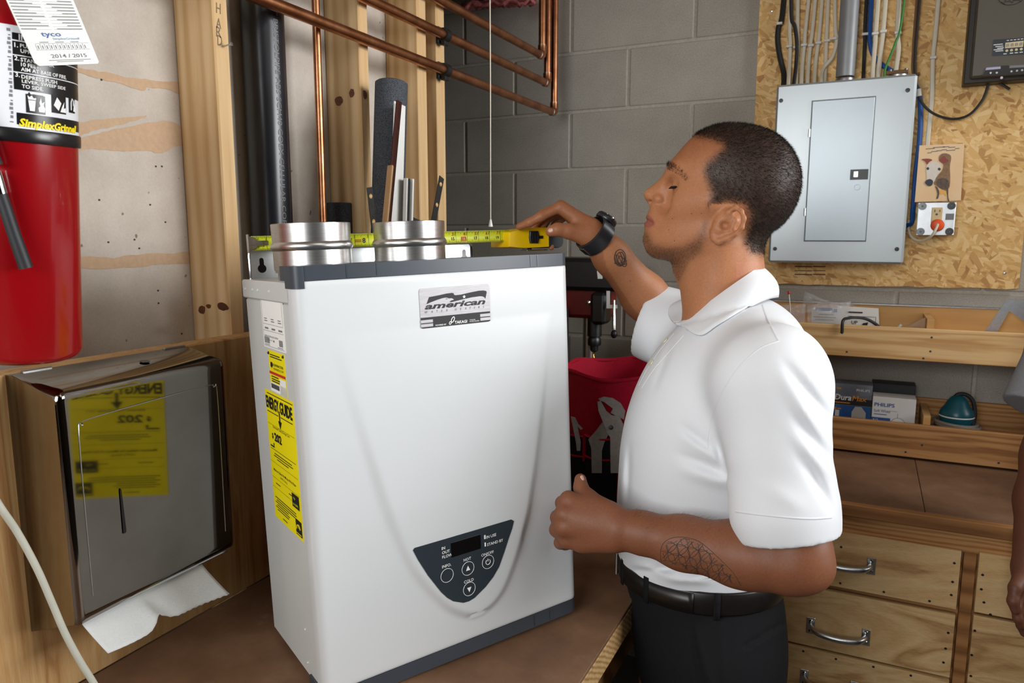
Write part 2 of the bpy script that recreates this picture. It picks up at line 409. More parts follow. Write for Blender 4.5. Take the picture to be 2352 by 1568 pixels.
plain('blue_print', rgb(36, 84, 156), .5, var=.05); plain('yellow_print', rgb(248, 220, 20), .5, var=.03)
plain('paper', rgb(236, 236, 232), .6, var=.03)
bl = thing('workbench', 'low workbench with scratched brown hardboard top under the water heater', 'workbench', (-.62, .4, 0), None)
MB().box((PLY, -1.2, BENCH-.006), (XB, 1.735, BENCH), .001).build('bench_top', 'hardboard', bl)
MB().box((PLY, -1.2, BENCH-.045), (XB-.022, 1.735, BENCH-.006)).build('deck', 'frame_wood', bl)
MB().box((XB-.022, -1.2, BENCH-.048), (XB, 1.735, BENCH-.0065), .002).build('edge_strip', 'ply_edge', bl)
MB().box((XB-.06, -1.2, BENCH-.14), (XB-.025, 1.735, BENCH-.046), .003).build('apron', 'frame_wood', bl)
for y in (-1.1, .2, 1.60): MB().box((XB-.12, y, 0), (XB-.062, y+.06, BENCH-.046), .003).build('leg', 'frame_wood', bl)
for y in (-1.1, .2, 1.60): MB().box((PLY+.005, y, 0), (PLY+.06, y+.06, BENCH-.046), .003).build('leg', 'frame_wood', bl)
# ---------------------------------------------------------------- the water heater
HO = A(-.5866, .6611, .9181); HR = np.array([[.491, -.8704, -.0368], [.8708, .4916, -.0074], [.0246, -.0284, .9993]])
U_, S_, V_ = np.linalg.svd(HR); HR = U_ @ V_
HW, HH, HD = .4157, .5661, .2304
def hl(x, y, z): return HO + HR @ A(x, y, z)
HX, HY, HZ = HR[:, 0], HR[:, 1], HR[:, 2]
def hp(px, py, ax, val):
    o = HR.T @ (EYE-HO); d = HR.T @ ray(px, py); return o + d*((val-o[ax])/d[ax])
def hbox(mb, lo, hi, b=0):
    lo, hi = A(*lo), A(*hi); d = hi-lo; return mb.obox(hl(*lo), HX*d[0], HY*d[1], HZ*d[2], b)
plain('heater_white', rgb(205, 208, 209), .28, var=.015, scale=20, coat=.2)
plain('heater_side', rgb(196, 198, 195), .42, var=.02, scale=20)
plain('heater_trim', rgb(58, 64, 72), .42, var=.06, scale=40)
plain('panel_dark', rgb(46, 54, 60), .28, var=.06, scale=20)
plain('display_black', rgb(14, 12, 13), .15, var=.05)
plain('label_yellow', rgb(238, 222, 0), .5, var=.03, scale=30)
t = NT('plate_silver'); v = t.coord((1, 1, 30)); t.set(.45, .2, .5, 0, t.ramp(t.noise(v, 60, 3), [(.3, rgb(158, 155, 158)), (.7, rgb(184, 181, 184))]))
wh = thing('water_heater', 'white tankless water heater with curved front and dark control panel on the workbench', 'water heater', hl(HW/2, HD/2, 0))
m = MB(); hbox(m, (.003, .019, .012), (HW-.003, HD, .520), .003); m.build('body', 'heater_side', wh)
m = MB(); hbox(m, (.0, .022, .520), (HW-.0, HD+.002, .546), .002); m.build('top_cap', 'heater_side', wh)
for y in (.215, .178, .152, .10): MB().ell(hl(0, y, .533), .0022, 8).build('rivet', 'heater_white', wh)
for z in (.06, .012): MB().ell(hl(.003, .07, z+.02), .002, 8).build('rivet', 'heater_white', wh)
# front cover as a pressed sheet with the raised shield
up = [(752, 735), (775, 820), (810, 940), (850, 1070), (882, 1170), (904, 1227), (929, 1283), (955, 1326), (993, 1369), (1031, 1400), (1070, 1414), (1100, 1410), (1133, 1385), (1159, 1347), (1184, 1283), (1202, 1219), (1213, 1173), (1235, 1030), (1250, 900), (1262, 790), (1266, 735)]
UP = np.array([[*hp(x, y, 1, 0)[[0, 2]]] for x, y in up])
UPs = np.array(smooth_path([A(*p) for p in UP], 5))
def shield(X, Z):
    xl = np.interp(Z, UPs[:len(UPs)//2+1][::-1, 1], UPs[:len(UPs)//2+1][::-1, 0]); xr = np.interp(Z, UPs[len(UPs)//2:, 1], UPs[len(UPs)//2:, 0])
    D = np.full(X.shape, 9.0)
    for a, b in zip(UPs[:-1], UPs[1:]):
        ab = b-a; tt = np.clip(((X-a[0])*ab[0]+(Z-a[1])*ab[1])/(ab @ ab), 0, 1)
        D = np.minimum(D, np.hypot(X-a[0]-tt*ab[0], Z-a[1]-tt*ab[1]))
    ins = (X > xl) & (X < xr) & (Z > UPs[:, 1].min())
    s = np.where(ins, D, -D); k = np.clip((s+.006)/.016, 0, 1); k = k*k*(3-2*k)
    fade = np.clip((.48-Z)/.24, 0, 1)
    return .0075*k*fade
NXg, NZg = 112, 150; zb, zt = .021, HH-.0185
xs = np.concatenate([[0, .0012, .003, .006, .009, .012], np.linspace(.016, HW-.016, NXg), [HW-.012, HW-.009, HW-.006, HW-.003, HW-.0012, HW]])
zs = np.concatenate([[zb, zb+.001, zb+.003], np.linspace(zb+.006, zt-.006, NZg), [zt-.003, zt-.001, zt]])
Xg, Zg = np.meshgrid(xs, zs); Yg = -shield(Xg, Zg)
def rnd(d, r): d = np.clip(d, 0, r); return r-np.sqrt(np.maximum(r*r-(r-d)**2, 0))
Yg = Yg + rnd(np.minimum(Xg, HW-Xg), .012) + .25*rnd(np.minimum(Zg-zb, zt-Zg), .006)
m = MB()
rows = []
for i in range(len(zs)):
    r = [hl(0, .026, zs[i])] + [hl(Xg[i, k], Yg[i, k], Zg[i, k]) for k in range(len(xs))] + [hl(HW, .026, zs[i])]
    rows.append(r)
rows = [[p + HY*(.02 if 0 else 0) for p in rows[0]]] + rows
m.grid(rows)
n = len(rows[0])
m.poly([rows[0][k] for k in range(n)][::-1]); m.poly([rows[-1][k] for k in range(n)])
m.build('front_cover', 'heater_white', wh, smooth=50)
m = MB()
for k in range(9):
    pass
trim_top = [(0, .014), (.004, .003), (.012, 0), (HW-.012, 0), (HW-.004, .003), (HW, .014), (HW, .05), (0, .05)]
m.prism(trim_top, hl(0, 0, HH-.018), HX, HY, HZ*.018)
m.prism([(-.0010, .03), (-.0010, .0105), (.0008, .0045), (.0035, .0010), (.008, -.0008), (.0125, -.0012), (.0132, -.0004), (.0132, .03)], hl(0, 0, HH-.027), HX, HY, HZ*.0268)
m.build('top_trim', 'heater_trim', wh, smooth=50)
m = MB(); m.prism(trim_top[:6]+[(HW, .06), (0, .06)], hl(0, 0, 0), HX, HY, HZ*.0205)
m.build('bottom_trim', 'heater_trim', wh, smooth=50)
for x in (.066, .106, .345, .357): hbox(MB(), (x, -.0006, HH-.0172), (x+.0007, .001, HH-.001)).build('trim_seam', 'panel_dark', wh)
for x in (.33, .36): hbox(MB(), (x, -.0006, .002), (x+.0007, .001, .019)).build('trim_seam', 'panel_dark', wh)
hbox(MB(), (.066, -.0006, HH-.0172), (.106, .001, HH-.0166)).build('trim_seam', 'panel_dark', wh)
# pipe stubs the heater stands on
for k, (x, y) in enumerate(((.05, .17), (.10, .06), (.33, .06), (.34, .18))):
    a = hl(x, y, .02); MB().cyl(a, A(a[0], a[1], BENCH), .012, 14).build('pipe_stub', 'steel', wh)
# control panel
yp = -.0078
pan = [(948.5, 1263), (952, 1258), (1174, 1192.5), (1180, 1196), (1176, 1213), (1169, 1233), (1158, 1267), (1146, 1301), (1132, 1325), (1115, 1347), (1090, 1372), (1077, 1380), (1064, 1383.6), (1041, 1380), (1027, 1372), (1013, 1359), (983, 1321), (960, 1285)]
PP = [hp(x, y, 1, yp)[[0, 2]] for x, y in pan]
cp = MB().prism(PP, hl(0, yp+.0012, 0), HX, HZ, -HY*.0018).build('control_panel', 'panel_dark', wh)
def pq(px, py): return hp(px, py, 1, yp-.0007)[[0, 2]]
def P2(q, e=.0): return hl(q[0], yp-.0008-e, q[1])
d0, d1 = pq(1037.5, 1246.5), pq(1104.5, 1262.5); zc = (d0[1]+d1[1])/2
a, b = pq(1037, 1280), pq(1103, 1227)
m = MB(); hbox(m, (a[0], yp-.0011, a[1]), (b[0], yp-.0002, b[1])); m.build('display', 'display_black', cp)
m = MB()
for sx, px, py in (('IN', 1014.5, 1263), ('OUT', 1015.5, 1273), ('FLOW', 1016, 1283)):
    q = pq(px, py); txt(m, sx, P2(q), HX, HZ, .0042, bold=.012)
for sx, px, py in (('IN USE', 1117, 1237), ('STAND BY', 1119, 1254), ):
    q = pq(px, py); txt(m, sx, P2(q), HX, HZ, .0042, bold=.008)
for sx, px, py in (('INFO.', 1026, 1302), ('HOT', 1073.5, 1287), ('COLD', 1077, 1336.5), ('ON/OFF', 1120, 1274)):
    q = pq(px, py); txt(m, sx, P2(q), HX, HZ, .0042, align='c', bold=.008)
for px, py in ((1113.5, 1233), (1114.5, 1250)):
    q = pq(px, py); bar(m, P2(q)-HX*.0012-HZ*.003, HX, HZ, .0024, .006)
q = pq(1075, 1305); m.poly([P2(q)+HX*.0035-HZ*.003, P2(q)+HZ*.0042, P2(q)-HX*.0035-HZ*.003][::-1])
q = pq(1078, 1353); m.poly([P2(q)+HX*.0035+HZ*.003, P2(q)-HZ*.0042, P2(q)-HX*.0035+HZ*.003])
tag(m.build('lettering', 'white_print', cp, smooth=0), kind='stuff')
for px, py in ((1027, 1321), (1075, 1305), (1121, 1290), (1078, 1352)):
    q = pq(px, py); m = MB().torus(P2(q), HY, .0098, .00035, 32, 6)
    if px == 1121:
        arc = [P2(q)+.0038*(HX*math.sin(t)+HZ*math.cos(t)) for t in np.linspace(.6, 2*math.pi-.6, 16)]; m.tube(arc, .0005, 6); m.tube([P2(q)+HZ*.001, P2(q)+HZ*.0048], .0005, 6)
    m.build('button', 'white_print', cp)
# brand plate
a, b = hp(967, 755, 1, -.0006)[[0, 2]], hp(1123, 651, 1, -.0006)[[0, 2]]
PX, PZ, PWd, PHt = a[0], a[1], b[0]-a[0], b[1]-a[1]
def bpt(u, v, e=0): return hl(PX+u*PWd, -.0009-e, PZ+v*PHt)      # u, v in 0..1 on the plate
def rrect(w, h, r, n=4):
    out = []
    for cx, cy, a0 in ((w-r, r, -90), (w-r, h-r, 0), (r, h-r, 90), (r, r, 180)):
        for k in range(n+1):
            tt = math.radians(a0+90*k/n); out.append((cx+r*math.cos(tt), cy+r*math.sin(tt)))
    return out
bp = MB().prism(rrect(PWd, PHt, .004), hl(PX, .0002, PZ), HX, HZ, -HY*.001).build('brand_plate', 'plate_silver', wh)
def z5(x, y):                                                    # plate picture coordinates measured on the plate
    x0, x1 = 180+(y-170)/1200*55, 2090+(y-100)/1100*60; yt, yb = 175-(x-180)*.045, 1405-(x-240)*.088
    return ((x-x0)/(x1-x0), 1-(y-yt)/(yb-yt))
m = MB()
eag = [(375, 655), (440, 440), (700, 395), (900, 350), (1050, 335), (1105, 355), (1105, 390), (1150, 410), (1300, 395), (1600, 330), (1800, 295), (1930, 290), (2010, 310), (2028, 350), (1990, 548), (1960, 500), (1900, 470), (1820, 465), (1600, 490), (1300, 555), (1050, 615), (990, 615), (1000, 590), (1050, 560), (1105, 550), (1090, 520), (1040, 495), (970, 500), (930, 480), (880, 472), (790, 490), (650, 535), (480, 605)]
m.poly([bpt(*z5(x, y)) for x, y in eag][::-1])
m.poly([bpt(*z5(x, y)) for x, y in ((880, 508), (935, 505), (925, 522), (900, 525))][::-1])
for k, ch in enumerate(('american',)):
    u0, v0 = z5(330, 815); u1, v1 = z5(1975, 815)
    txt(m, ch, bpt(u0, z5(330, 825)[1]), HX, HZ, PHt*.15, PWd*.87, shear=.28, bold=.035)
lx = [370, 520, 660, 785, 920, 1160, 1300, 1435, 1565, 1685, 1810, 1940]
for ch, x in zip('WATERHEATERS', lx):
    u, v = z5(x, 935-(x-370)*.075); txt(m, ch, bpt(u, v), HX, HZ, PHt*.055, align='c', shear=.2)
m.poly([bpt(0.002, .02), bpt(.03, .0), bpt(.97, .0), bpt(.998, .02), bpt(.998, .272), bpt(0.002, .272)])
m.build('emblem', 'black_print', bp, smooth=0)
for v in (.035, .135):
    MB().poly([bpt(.0, v, .0003), bpt(.165, v, .0003), bpt(.165, v+.075, .0003), bpt(0, v+.075, .0003)]).build('stripe', 'plate_silver', bp, smooth=0)
    MB().poly([bpt(.845, v+.01, .0003), bpt(1, v+.01, .0003), bpt(1, v+.085, .0003), bpt(.845, v+.085, .0003)]).build('stripe', 'plate_silver', bp, smooth=0)
m = MB()
st = []
u, v = z5(1385, 465)
for k in range(10):
    r = .055 if k % 2 == 0 else .022; tt = math.pi/2+k*math.pi/5; st.append(bpt(u, v, .0003)+HX*PHt*r*math.cos(tt)+HZ*PHt*r*math.sin(tt))
m.poly(st)
u, v = z5(615, 1335); txt(m, 'POWERED BY', bpt(u, v, .0003), HX, HZ, PHt*.036, PWd*.15, bold=.01)
u, v = z5(1135, 1285); txt(m, 'TAKAGI', bpt(u, v, .0003), HX, HZ, PHt*.075, PWd*.18, bold=.02, shear=.1)
for y, sx in ((1195, 'TANKLESS'), (1245, 'WATER HEATERS')):
    u, v = z5(1545, y); txt(m, sx, bpt(u, v, .0003), HX, HZ, PHt*.028, PWd*(.085 if y < 1200 else .145))
def ring(c, a, b, ang, t):
    o, i = [], []
    for k in range(21):
        q = 2*math.pi*k/20
        for L, ra, rb in ((o, a, b), (i, a-t, b-t)):
            x, y = ra*math.cos(q), rb*math.sin(q); L.append(c+HX*(x*math.cos(ang)-y*math.sin(ang))+HZ*(x*math.sin(ang)+y*math.cos(ang)))
    m.grid([o, i], flip=True)
u, v = z5(1080, 1150); ring(bpt(u, v, .0003), PHt*.085, PHt*.048, 1.05, PHt*.022)
u, v = z5(1010, 1250); ring(bpt(u, v, .0003), PHt*.045, PHt*.036, 1.0, PHt*.018)
tag(m.build('lettering', 'white_print', bp, smooth=0), kind='stuff')
# labels on the left side of the heater
def sp(y, z, e=0): return hl(.0022-e, y, z)
def side_label(name, y0, y1, z0, z1, mat):
    m = MB(); hbox(m, (.0024, y1, z0), (.0034, y0, z1)); return m.build(name, mat, wh)
SX = -HY
l1 = side_label('rating_label', .1535, .0585, .4565, .5235, 'paper')
m = MB()
for z, h in ((.5205, .0008), (.4885, .0005), (.4795, .0005), (.4585, .0006)): bar(m, sp(.150, z), SX, HZ, .088, h)
bar(m, sp(.150, .4585), SX, HZ, .0005, .0625); bar(m, sp(.0625, .4885), SX, HZ, .0005, .0325)
txt(m, 'AMERICAN WATER HEATER COMPANY', sp(.146, .471), SX, HZ, .0026, .060); txt(m, 'JOHNSON CITY, TN.', sp(.136, .466), SX, HZ, .0026, .03)
for k in range(3):
    y = .142-k*.03; bar(m, sp(y, .4925), SX, HZ, .014, .0013); bar(m, sp(y, .4955), SX, HZ, .012, .0013); bar(m, sp(y, .482), SX, HZ, .016, .0024)
for k in range(9): bar(m, sp(.147-k*.0026, .4625), SX, HZ, .0014 if k % 3 else .002, .0085)
for k in range(6): bar(m, sp(.083-k*.0026, .4625), SX, HZ, .0014 if k % 2 else .002, .0085)
bar(m, sp(.108, .466), SX, HZ, .005, .0025); bar(m, sp(.147, .4602), SX, HZ, .022, .001); bar(m, sp(.09, .4602), SX, HZ, .022, .001)
m.build('lettering', 'grey_print', l1, smooth=0)
l2 = side_label('contractor_label', .1365, .0675, .3975, .4535, 'label_yellow')
m = MB(); bar(m, sp(.136, .3980), SX, HZ, .068, .012); bar(m, sp(.094, .3980), SX, HZ, .026, .021); m.build('white_field', 'paper', l2, smooth=0)
m = MB(); bar(m, sp(.1362, .4215, .0003), SX, HZ, .0685, .0036); m.build('red_band', 'red_print', l2, smooth=0)
m = MB()
txt(m, 'CONTRACTOR', sp(.118, .4335, .0004), SX, HZ, .0034, .044, bold=.02); txt(m, 'REWARDS.COM', sp(.116, .4285, .0004), SX, HZ, .003, .042)
m.poly([sp(.124, .430, .0004), sp(.119, .434, .0004), sp(.121, .438, .0004), sp(.128, .438, .0004), sp(.129, .432, .0004)][::-1])
for z, w in ((.4475, .042), (.4445, .05), (.418, .03), (.4145, .036), (.4115, .034)): bar(m, sp(.128, z, .0004), SX, HZ, w, .0014)
for k in range(12): bar(m, sp(.132-k*.003, .402, .0004), SX, HZ, .0016, .0065)
m.ell(sp(.1335, .4495), .0022, 8); m.ell(sp(.0705, .4505), .0022, 8)
m.build('lettering', 'black_print', l2, smooth=0)
l3 = side_label('energy_label', .168, .0465, .210, .3955, 'label_yellow')
m = MB()
txt(m, 'ENERGY', sp(.1655, .3700, .0003), SX, HZ, .0175, .058, bold=.035); txt(m, 'GUIDE', sp(.104, .3700, .0003), SX, HZ, .0175, .0525, bold=.035)
bar(m, sp(.1095, .356, .0003), SX, HZ, .004, .017); m.poly([sp(.115, .359, .0003), sp(.1075, .348, .0003), sp(.1, .359, .0003)])
txt(m, 'Estimated Yearly Energy Cost', sp(.142, .3435, .0003), SX, HZ, .0042, .072)
txt(m, '$', sp(.150, .3275, .0003), SX, HZ, .0085, .0065, bold=.03); txt(m, '202', sp(.139, .3262, .0003), SX, HZ, .0125, .032, bold=.035)
bar(m, sp(.160, .3155, .0003), SX, HZ, .0175, .0022); m.poly([sp(.1465, .322, .0003), sp(.144, .3165, .0003), sp(.1415, .322, .0003)])
bar(m, sp(.160, .3125, .0003), SX, HZ, .108, .0006)
txt(m, 'Maximum Gallons Per Minute of Hot Water', sp(.155, .281, .0003), SX, HZ, .0036, .096, bold=.01); txt(m, '(GPM) Rating', sp(.127, .2745, .0003), SX, HZ, .0036, .03)
for z, y, w in ((.391, .158, .11), (.365, .163, .05), (.365, .103, .05), (.307, .145, .075), (.3035, .148, .082), (.300, .135, .05), (.263, .15, .02), (.263, .093, .016), (.2415, .158, .09), (.238, .152, .085), (.2345, .158, .1), (.231, .152, .05), (.2275, .158, .06), (.224, .152, .05), (.2165, .13, .02)):
    bar(m, sp(y, z, .0003), SX, HZ, w, .0011)
for z in (.348, .2935, .2705, .2565): bar(m, sp(.165, z, .0003), SX, HZ, .116, .0003)
bar(m, sp(.080, .2505, .0003), SX, HZ, .028, .0185); bar(m, sp(.0725, .2145, .0003), SX, HZ, .0235, .021)
m.build('lettering', 'black_print', l3, smooth=0)
m = MB(); txt(m, 'High', sp(.0735, .2610, .0006), SX, HZ, .004); txt(m, '6.6 GPM', sp(.076, .2535, .0006), SX, HZ, .0034, .02)
arc = [sp(.061, .222, .0006)+.0075*(SX*math.cos(t)+HZ*math.sin(t)) for t in np.linspace(.3, math.pi-.1, 14)]; m.tube(arc, .0007, 5); txt(m, 'energy', sp(.070, .2245, .0006), SX, HZ, .0035, .012, shear=.2); bar(m, sp(.071, .2165, .0006), SX, HZ, .02, .0012)
m.build('emblem', 'label_yellow', l3, smooth=0)
# flue collars
for x, y in ((.061, .10), (.2046, .10)):
    prof = [(.046, .546), (.046, .556), (.0475, .556), (.0505, .560), (.0505, .584), (.0518, .5852), (.0532, .588), (.0532, .5905), (.0518, .5935), (.0505, .595), (.0512, .6185), (.0505, .6190), (.0500, .6185), (.0492, .595), (.0492, .556), (.0, .556)]
    MB().lathe(hl(x, y, 0), HZ, prof, 56, cap=False).build('flue_collar', 'brushed_metal', wh, smooth=35)
# hanging bracket with keyhole slots
br = MB().prism(rrect(.376, .052, .006), hl(.013, HD+.003, .534), HX, HZ, HY*.0016).build('hanging_bracket', 'galvanised', wh)
m = MB(); e = rrect(.376, .052, .006); m.tube([hl(.013+u, HD+.002, .534+v) for u, v in e], .0018, 6, closed=True); m.build('rolled_edge', 'chrome', br)
for x in (.0305, .213, .374):
    key = []
    for k in range(20):
        tt = math.radians(60-90+(360-60)*k/19+60); key.append((.0062*math.cos(tt+math.radians(60)), .0062*math.sin(tt+math.radians(60))))
    key = [(.0062*math.cos(math.radians(120+300*k/18)), .0062*math.sin(math.radians(120+300*k/18))) for k in range(19)]
    key += [(.0031, .0125), (.0022, .0148), (0, .0156), (-.0022, .0148), (-.0031, .0125)]
    MB().prism(key, hl(x, HD+.0026, .560), HX, HZ, HY*.0008).build('keyhole', 'display_black', br)  # dark inlay on the solid plate paints in the shade of an open slot
# ---------------------------------------------------------------- tape measure held over the heater
plain('tape_yellow', rgb(214, 222, 40), .4, var=.03, scale=30); plain('case_yellow', rgb(250, 205, 8), .35, var=.03, scale=30, coat=.2)
YT = .205
tx = lambda px: hp(px, 555, 1, YT)[0]
x0 = tx(581); inch = (tx(1149)-tx(1020))/5.0; x0 = tx(1020)-14*inch
zt0, zt1 = .5865, .6065
th = hl(.46, YT, .58)
tm = thing('tape_measure', 'yellow tape measure pulled out above the water heater, held in the hand', 'tape measure', th)
xe = tx(1172)
rows = []
for v in np.linspace(0, 1, 7): rows.append([hl(x, YT+.0035*(1-(2*v-1)**2)*1.0, zt0+(zt1-zt0)*v) for x in np.linspace(x0+.001, xe+.01, 30)])
bd = MB().grid(rows, flip=False).build('blade', 'tape_yellow', tm, solid=.0003)
def tb(x, z, e=.0006):
    v = (z-zt0)/(zt1-zt0); return hl(x, YT+.0035*(1-(2*v-1)**2)-e, z)
m = MB(); H16 = inch/16
for k in range(2, int((xe-x0)/H16)):
    x = x0+k*H16; L = .0072 if k % 16 == 0 else (.0052 if k % 8 == 0 else (.0038 if k % 4 == 0 else .0026)); w = .0004 if k % 16 else .0006
    for zz, sg in ((zt1, -1), (zt0, 1)):
        L2 = .02 if k % 16 == 0 and sg > 0 else L
        m.poly([tb(x, zz), tb(x+w, zz), tb(x+w, zz+sg*min(L2, .0195)), tb(x, zz+sg*min(L2, .0195))])
for nn in range(1, 21):
    big = nn in (7, 8); hgt = .0078 if big else .0052
    if nn == 16: continue
    txt(m, str(nn), A(x0+nn*inch-(.0035 if nn != 20 else .003), zt0+(.0055 if big else .0048)), None, None, hgt, fn=lambda a, b: tb(a, b), align='r' if big else 'c', bold=.02)
m.build('graduation', 'black_print', bd, smooth=0)
m = MB()
for k in range(2, 9): txt(m, str(k), A(x0+(12+k)*inch-.004, zt1-.0075), None, None, .0052, fn=lambda a, b: tb(a, b), align='c', bold=.02)
xx = x0+16*inch; m.add([tb(xx-.0098, zt0+.0036), tb(xx-.0002, zt0+.0036), tb(xx-.0002, zt0+.0104), tb(xx-.0098, zt0+.0104)], [(0, 1, 2, 3)])
xx = x0+7*inch; bar(m, tb(xx+.001, zt0+.0095), HX, HZ, .011, .0014); bar(m, tb(xx+.001, zt0+.0072), HX, HZ, .011, .0014)
m.build('red_numeral', 'red_print', bd, smooth=0)
m = MB(); txt(m, '16', A(x0+16*inch-.005, zt0+.0046), None, None, .0048, fn=lambda a, b: tb(a, b, .0013), align='c'); m.build('boxed_numeral', 'tape_yellow', bd, smooth=0)
m = MB(); m.prism([(-.003, .000), (.004, .0015), (.009, .0065), (.0235, .0065), (.0245, .0075), (.0245, .0125), (.0235, .0135), (.009, .0135), (.004, .0185), (-.003, .0200)], hl(x0, YT-.0012, zt0), HX, HZ, -HY*.0009)
m.prism([(-.0035, -.003), (-.0022, -.003), (-.0022, .0225), (-.0035, .0225)], hl(x0, YT-.003, zt0), HX, HZ, HY*.010)
for k in (.008, .0145, .021): m.lathe(hl(x0+k, YT-.0019, zt0+.01), -HY, [(.0016, 0), (.0013, .0006), (0, .0007)], 10)
m.build('hook', 'chrome', tm)
YC = .188
def cq(px, py): q = hp(px, py, 1, YC); return (q[0], q[2])
cs = [cq(*p) for p in ((1170.5, 535), (1170, 533), (1187, 528), (1215, 523), (1250, 521.5), (1263, 522), (1263.5, 567), (1250, 568), (1205, 570), (1187, 569), (1170, 567), (1169, 564))]
body = MB()
cx_, cz_ = np.mean([c[0] for c in cs]), np.mean([c[1] for c in cs])
rings = []
for yy, k in ((YC+.003, .90), (YC, .97), (YC+.006, 1.0), (YC+.05, 1.0), (YC+.058, .97), (YC+.062, .85)):
    pass
def rings_solid(mb, poly, levels):
    c = np.mean(poly, 0); R = []
    for y, ins in levels:
        R.append([hl(c[0]+(p[0]-c[0])*(1-ins), y, c[1]+(p[1]-c[1])*(1-ins)) for p in poly])
    mb.grid(R, closed=True); mb.poly(R[0][::-1] if 0 else R[0]); mb.poly(R[-1]); return mb
case = rings_solid(MB(), cs, [(YC, .05), (YC+.0015, .02), (YC+.004, 0), (YC+.056, 0), (YC+.06, .05)]).build('case', 'case_yellow', tm, smooth=30)
ce = [cq(*p) for p in ((1263, 524), (1285, 527), (1293, 532), (1295, 540), (1295, 557), (1292, 566), (1285, 569), (1263, 568.5))]
rings_solid(MB(), ce, [(YC+.001, .06), (YC+.003, .02), (YC+.006, 0), (YC+.055, 0), (YC+.058, .06)]).build('rubber_end', 'black_rubber', tm, smooth=30)
lk = [cq(*p) for p in ((1215.5, 530), (1235, 530), (1238, 544), (1235, 559), (1216.5, 559), (1214.5, 545))]
m = MB(); rings_solid(m, lk, [(YC-.0035, .12), (YC-.002, .02), (YC+.001, 0), (YC+.004, 0)])
a, b = cq(1238, 548), cq(1246, 541); hbox(m, (a[0], YC-.0018, a[1]), (b[0], YC+.001, b[1]))
lock = m.build('lock_slider', 'black_plastic', tm, smooth=30)
m = MB()
for px in (1220, 1226, 1232):
    a, b = cq(px, 556), cq(px+1.2, 533); hbox(m, (a[0], YC-.0042, a[1]), (b[0], YC-.003, b[1]))
m.build('grip_rib', 'black_rubber', lock)
m = MB(); a, b = cq(1220, 576), cq(1268, 572); hbox(m, (a[0], YC+.012, a[1]), (b[0], YC+.034, b[1]), .0006); a, b = cq(1222, 573), cq(1232, 567); hbox(m, (a[0], YC+.014, a[1]), (b[0], YC+.03, b[1]+.001))
m.build('belt_clip', 'chrome', tm)
# ---------------------------------------------------------------- paper towel dispenser
plain('paper_towel', rgb(224, 226, 226), .9, var=.06, scale=400, bump=.6, spec=.1)
X0, X1 = PLY, -.832; Y0, Y1 = .508, .764; Z0, Z1 = 1.050, 1.339
pd = thing('towel_dispenser', 'stainless steel paper towel dispenser on the plywood board', 'towel dispenser', (-.88, .63, Z0))
prof = [(X0, Z1+.014), (X0+.012, Z1+.014), (X1-.004, Z1+.001), (X1-.0008, Z1-.003), (X1, Z1-.008), (X1, Z1-.012), (X1, Z0+.012), (X1, Z0+.006), (X1-.002, Z0+.001), (X1-.006, Z0), (X0, Z0-.03)]
def ybev(k): return 0
m = MB()
dish = lambda y: .0020*max(0.0, 1-((y-(Y0+Y1)/2)/((Y1-Y0)/2-.008))**2)+.045*(y-Y0)
ys = [(Y0, .006), (Y0+.002, .002), (Y0+.006, 0)]+[(y, 0) for y in np.linspace(Y0+.01, Y1-.01, 31)]+[(Y1-.006, 0), (Y1-.002, .002), (Y1, .006)]
R = []
for y, ins in ys:
    R.append([A(max(X0, x-ins-dish(y)) if x > X0+.02 else x, y, z-(ins if z > Z1-.01 and x > X0+.02 else 0)) for x, z in prof])
m.grid(R, flip=True); m.poly(R[0]); m.poly(R[-1][::-1]); m.poly([r[0] for r in R] + [r[-1] for r in R][::-1])
hs = m.build('housing', 'stainless', pd, smooth=50)
m = MB()
door = smooth_path([A(X1+.0003-dish(y), y, z) for y, z in ((Y0+.022, Z0+.03), (Y0+.022, Z1-.06), (Y0+.028, Z1-.044), (Y0+.045, Z1-.038), (Y1-.045, Z1-.033), (Y1-.024, Z1-.037), (Y1-.018, Z1-.055), (Y1-.018, Z0+.03))], 4)
m.tube(door, .0006, 6); m.build('door_seam', 'steel', pd)
m = MB(); sl = [(.0, 0), (.0035, 0), (.0045, .003), (.0022, .058), (.001, .060), (-.0002, .058)]
m.prism(sl, (X1+.0004-dish(.578), .578, 1.142), A(0, 1, 0), A(0, 0, 1), (.0008, 0, 0)); m.build('viewing_slot', 'display_black', pd)
MB().lathe((X1-.052, Y0+.155, Z1+.0095), (.15, 0, 1), [(0, 0), (.0065, 0), (.0065, .0006)], 16).build('key_lock', 'display_black', pd)
for y in (Y0+.035, Y1-.02): MB().box((X0+.0005, y-.018, Z1+.012), (X0+.008, y+.018, Z1+.0165), .001).build('hanger_tab', 'steel', pd)
MB().tube([A(X1-.008, y, Z0+.0015) for y in np.linspace(Y0+.02, Y1-.02, 8)], .0022, 8).build('slot_lip', 'chrome', pd)
rows = []
for v in np.linspace(0, 1, 14):
    row = []
    for k in range(41):
        u = k/40; y = Y0+.012+.182*u
        fold = .014*math.exp(-((u-.47)/.07)**2)*v
        drop = (.034+.012*u)*v - .012*math.exp(-((u-.42)/.07)**2)*v + (.0008*math.sin(k*3.1) if v > .95 else 0)
        out = -.020+.040*v**1.2+.006*v*math.sin(u*6+.6) - fold*.9
        row.append(A(X1+out+.004, y+.012*v*u+.004*v*(1-u), Z0-.0012-drop))
    rows.append(row)
tw = MB().grid(rows).build('paper_towel', 'paper_towel', None, solid=.0006, label='white textured paper towel hanging out of the steel dispenser', cat='paper towel')
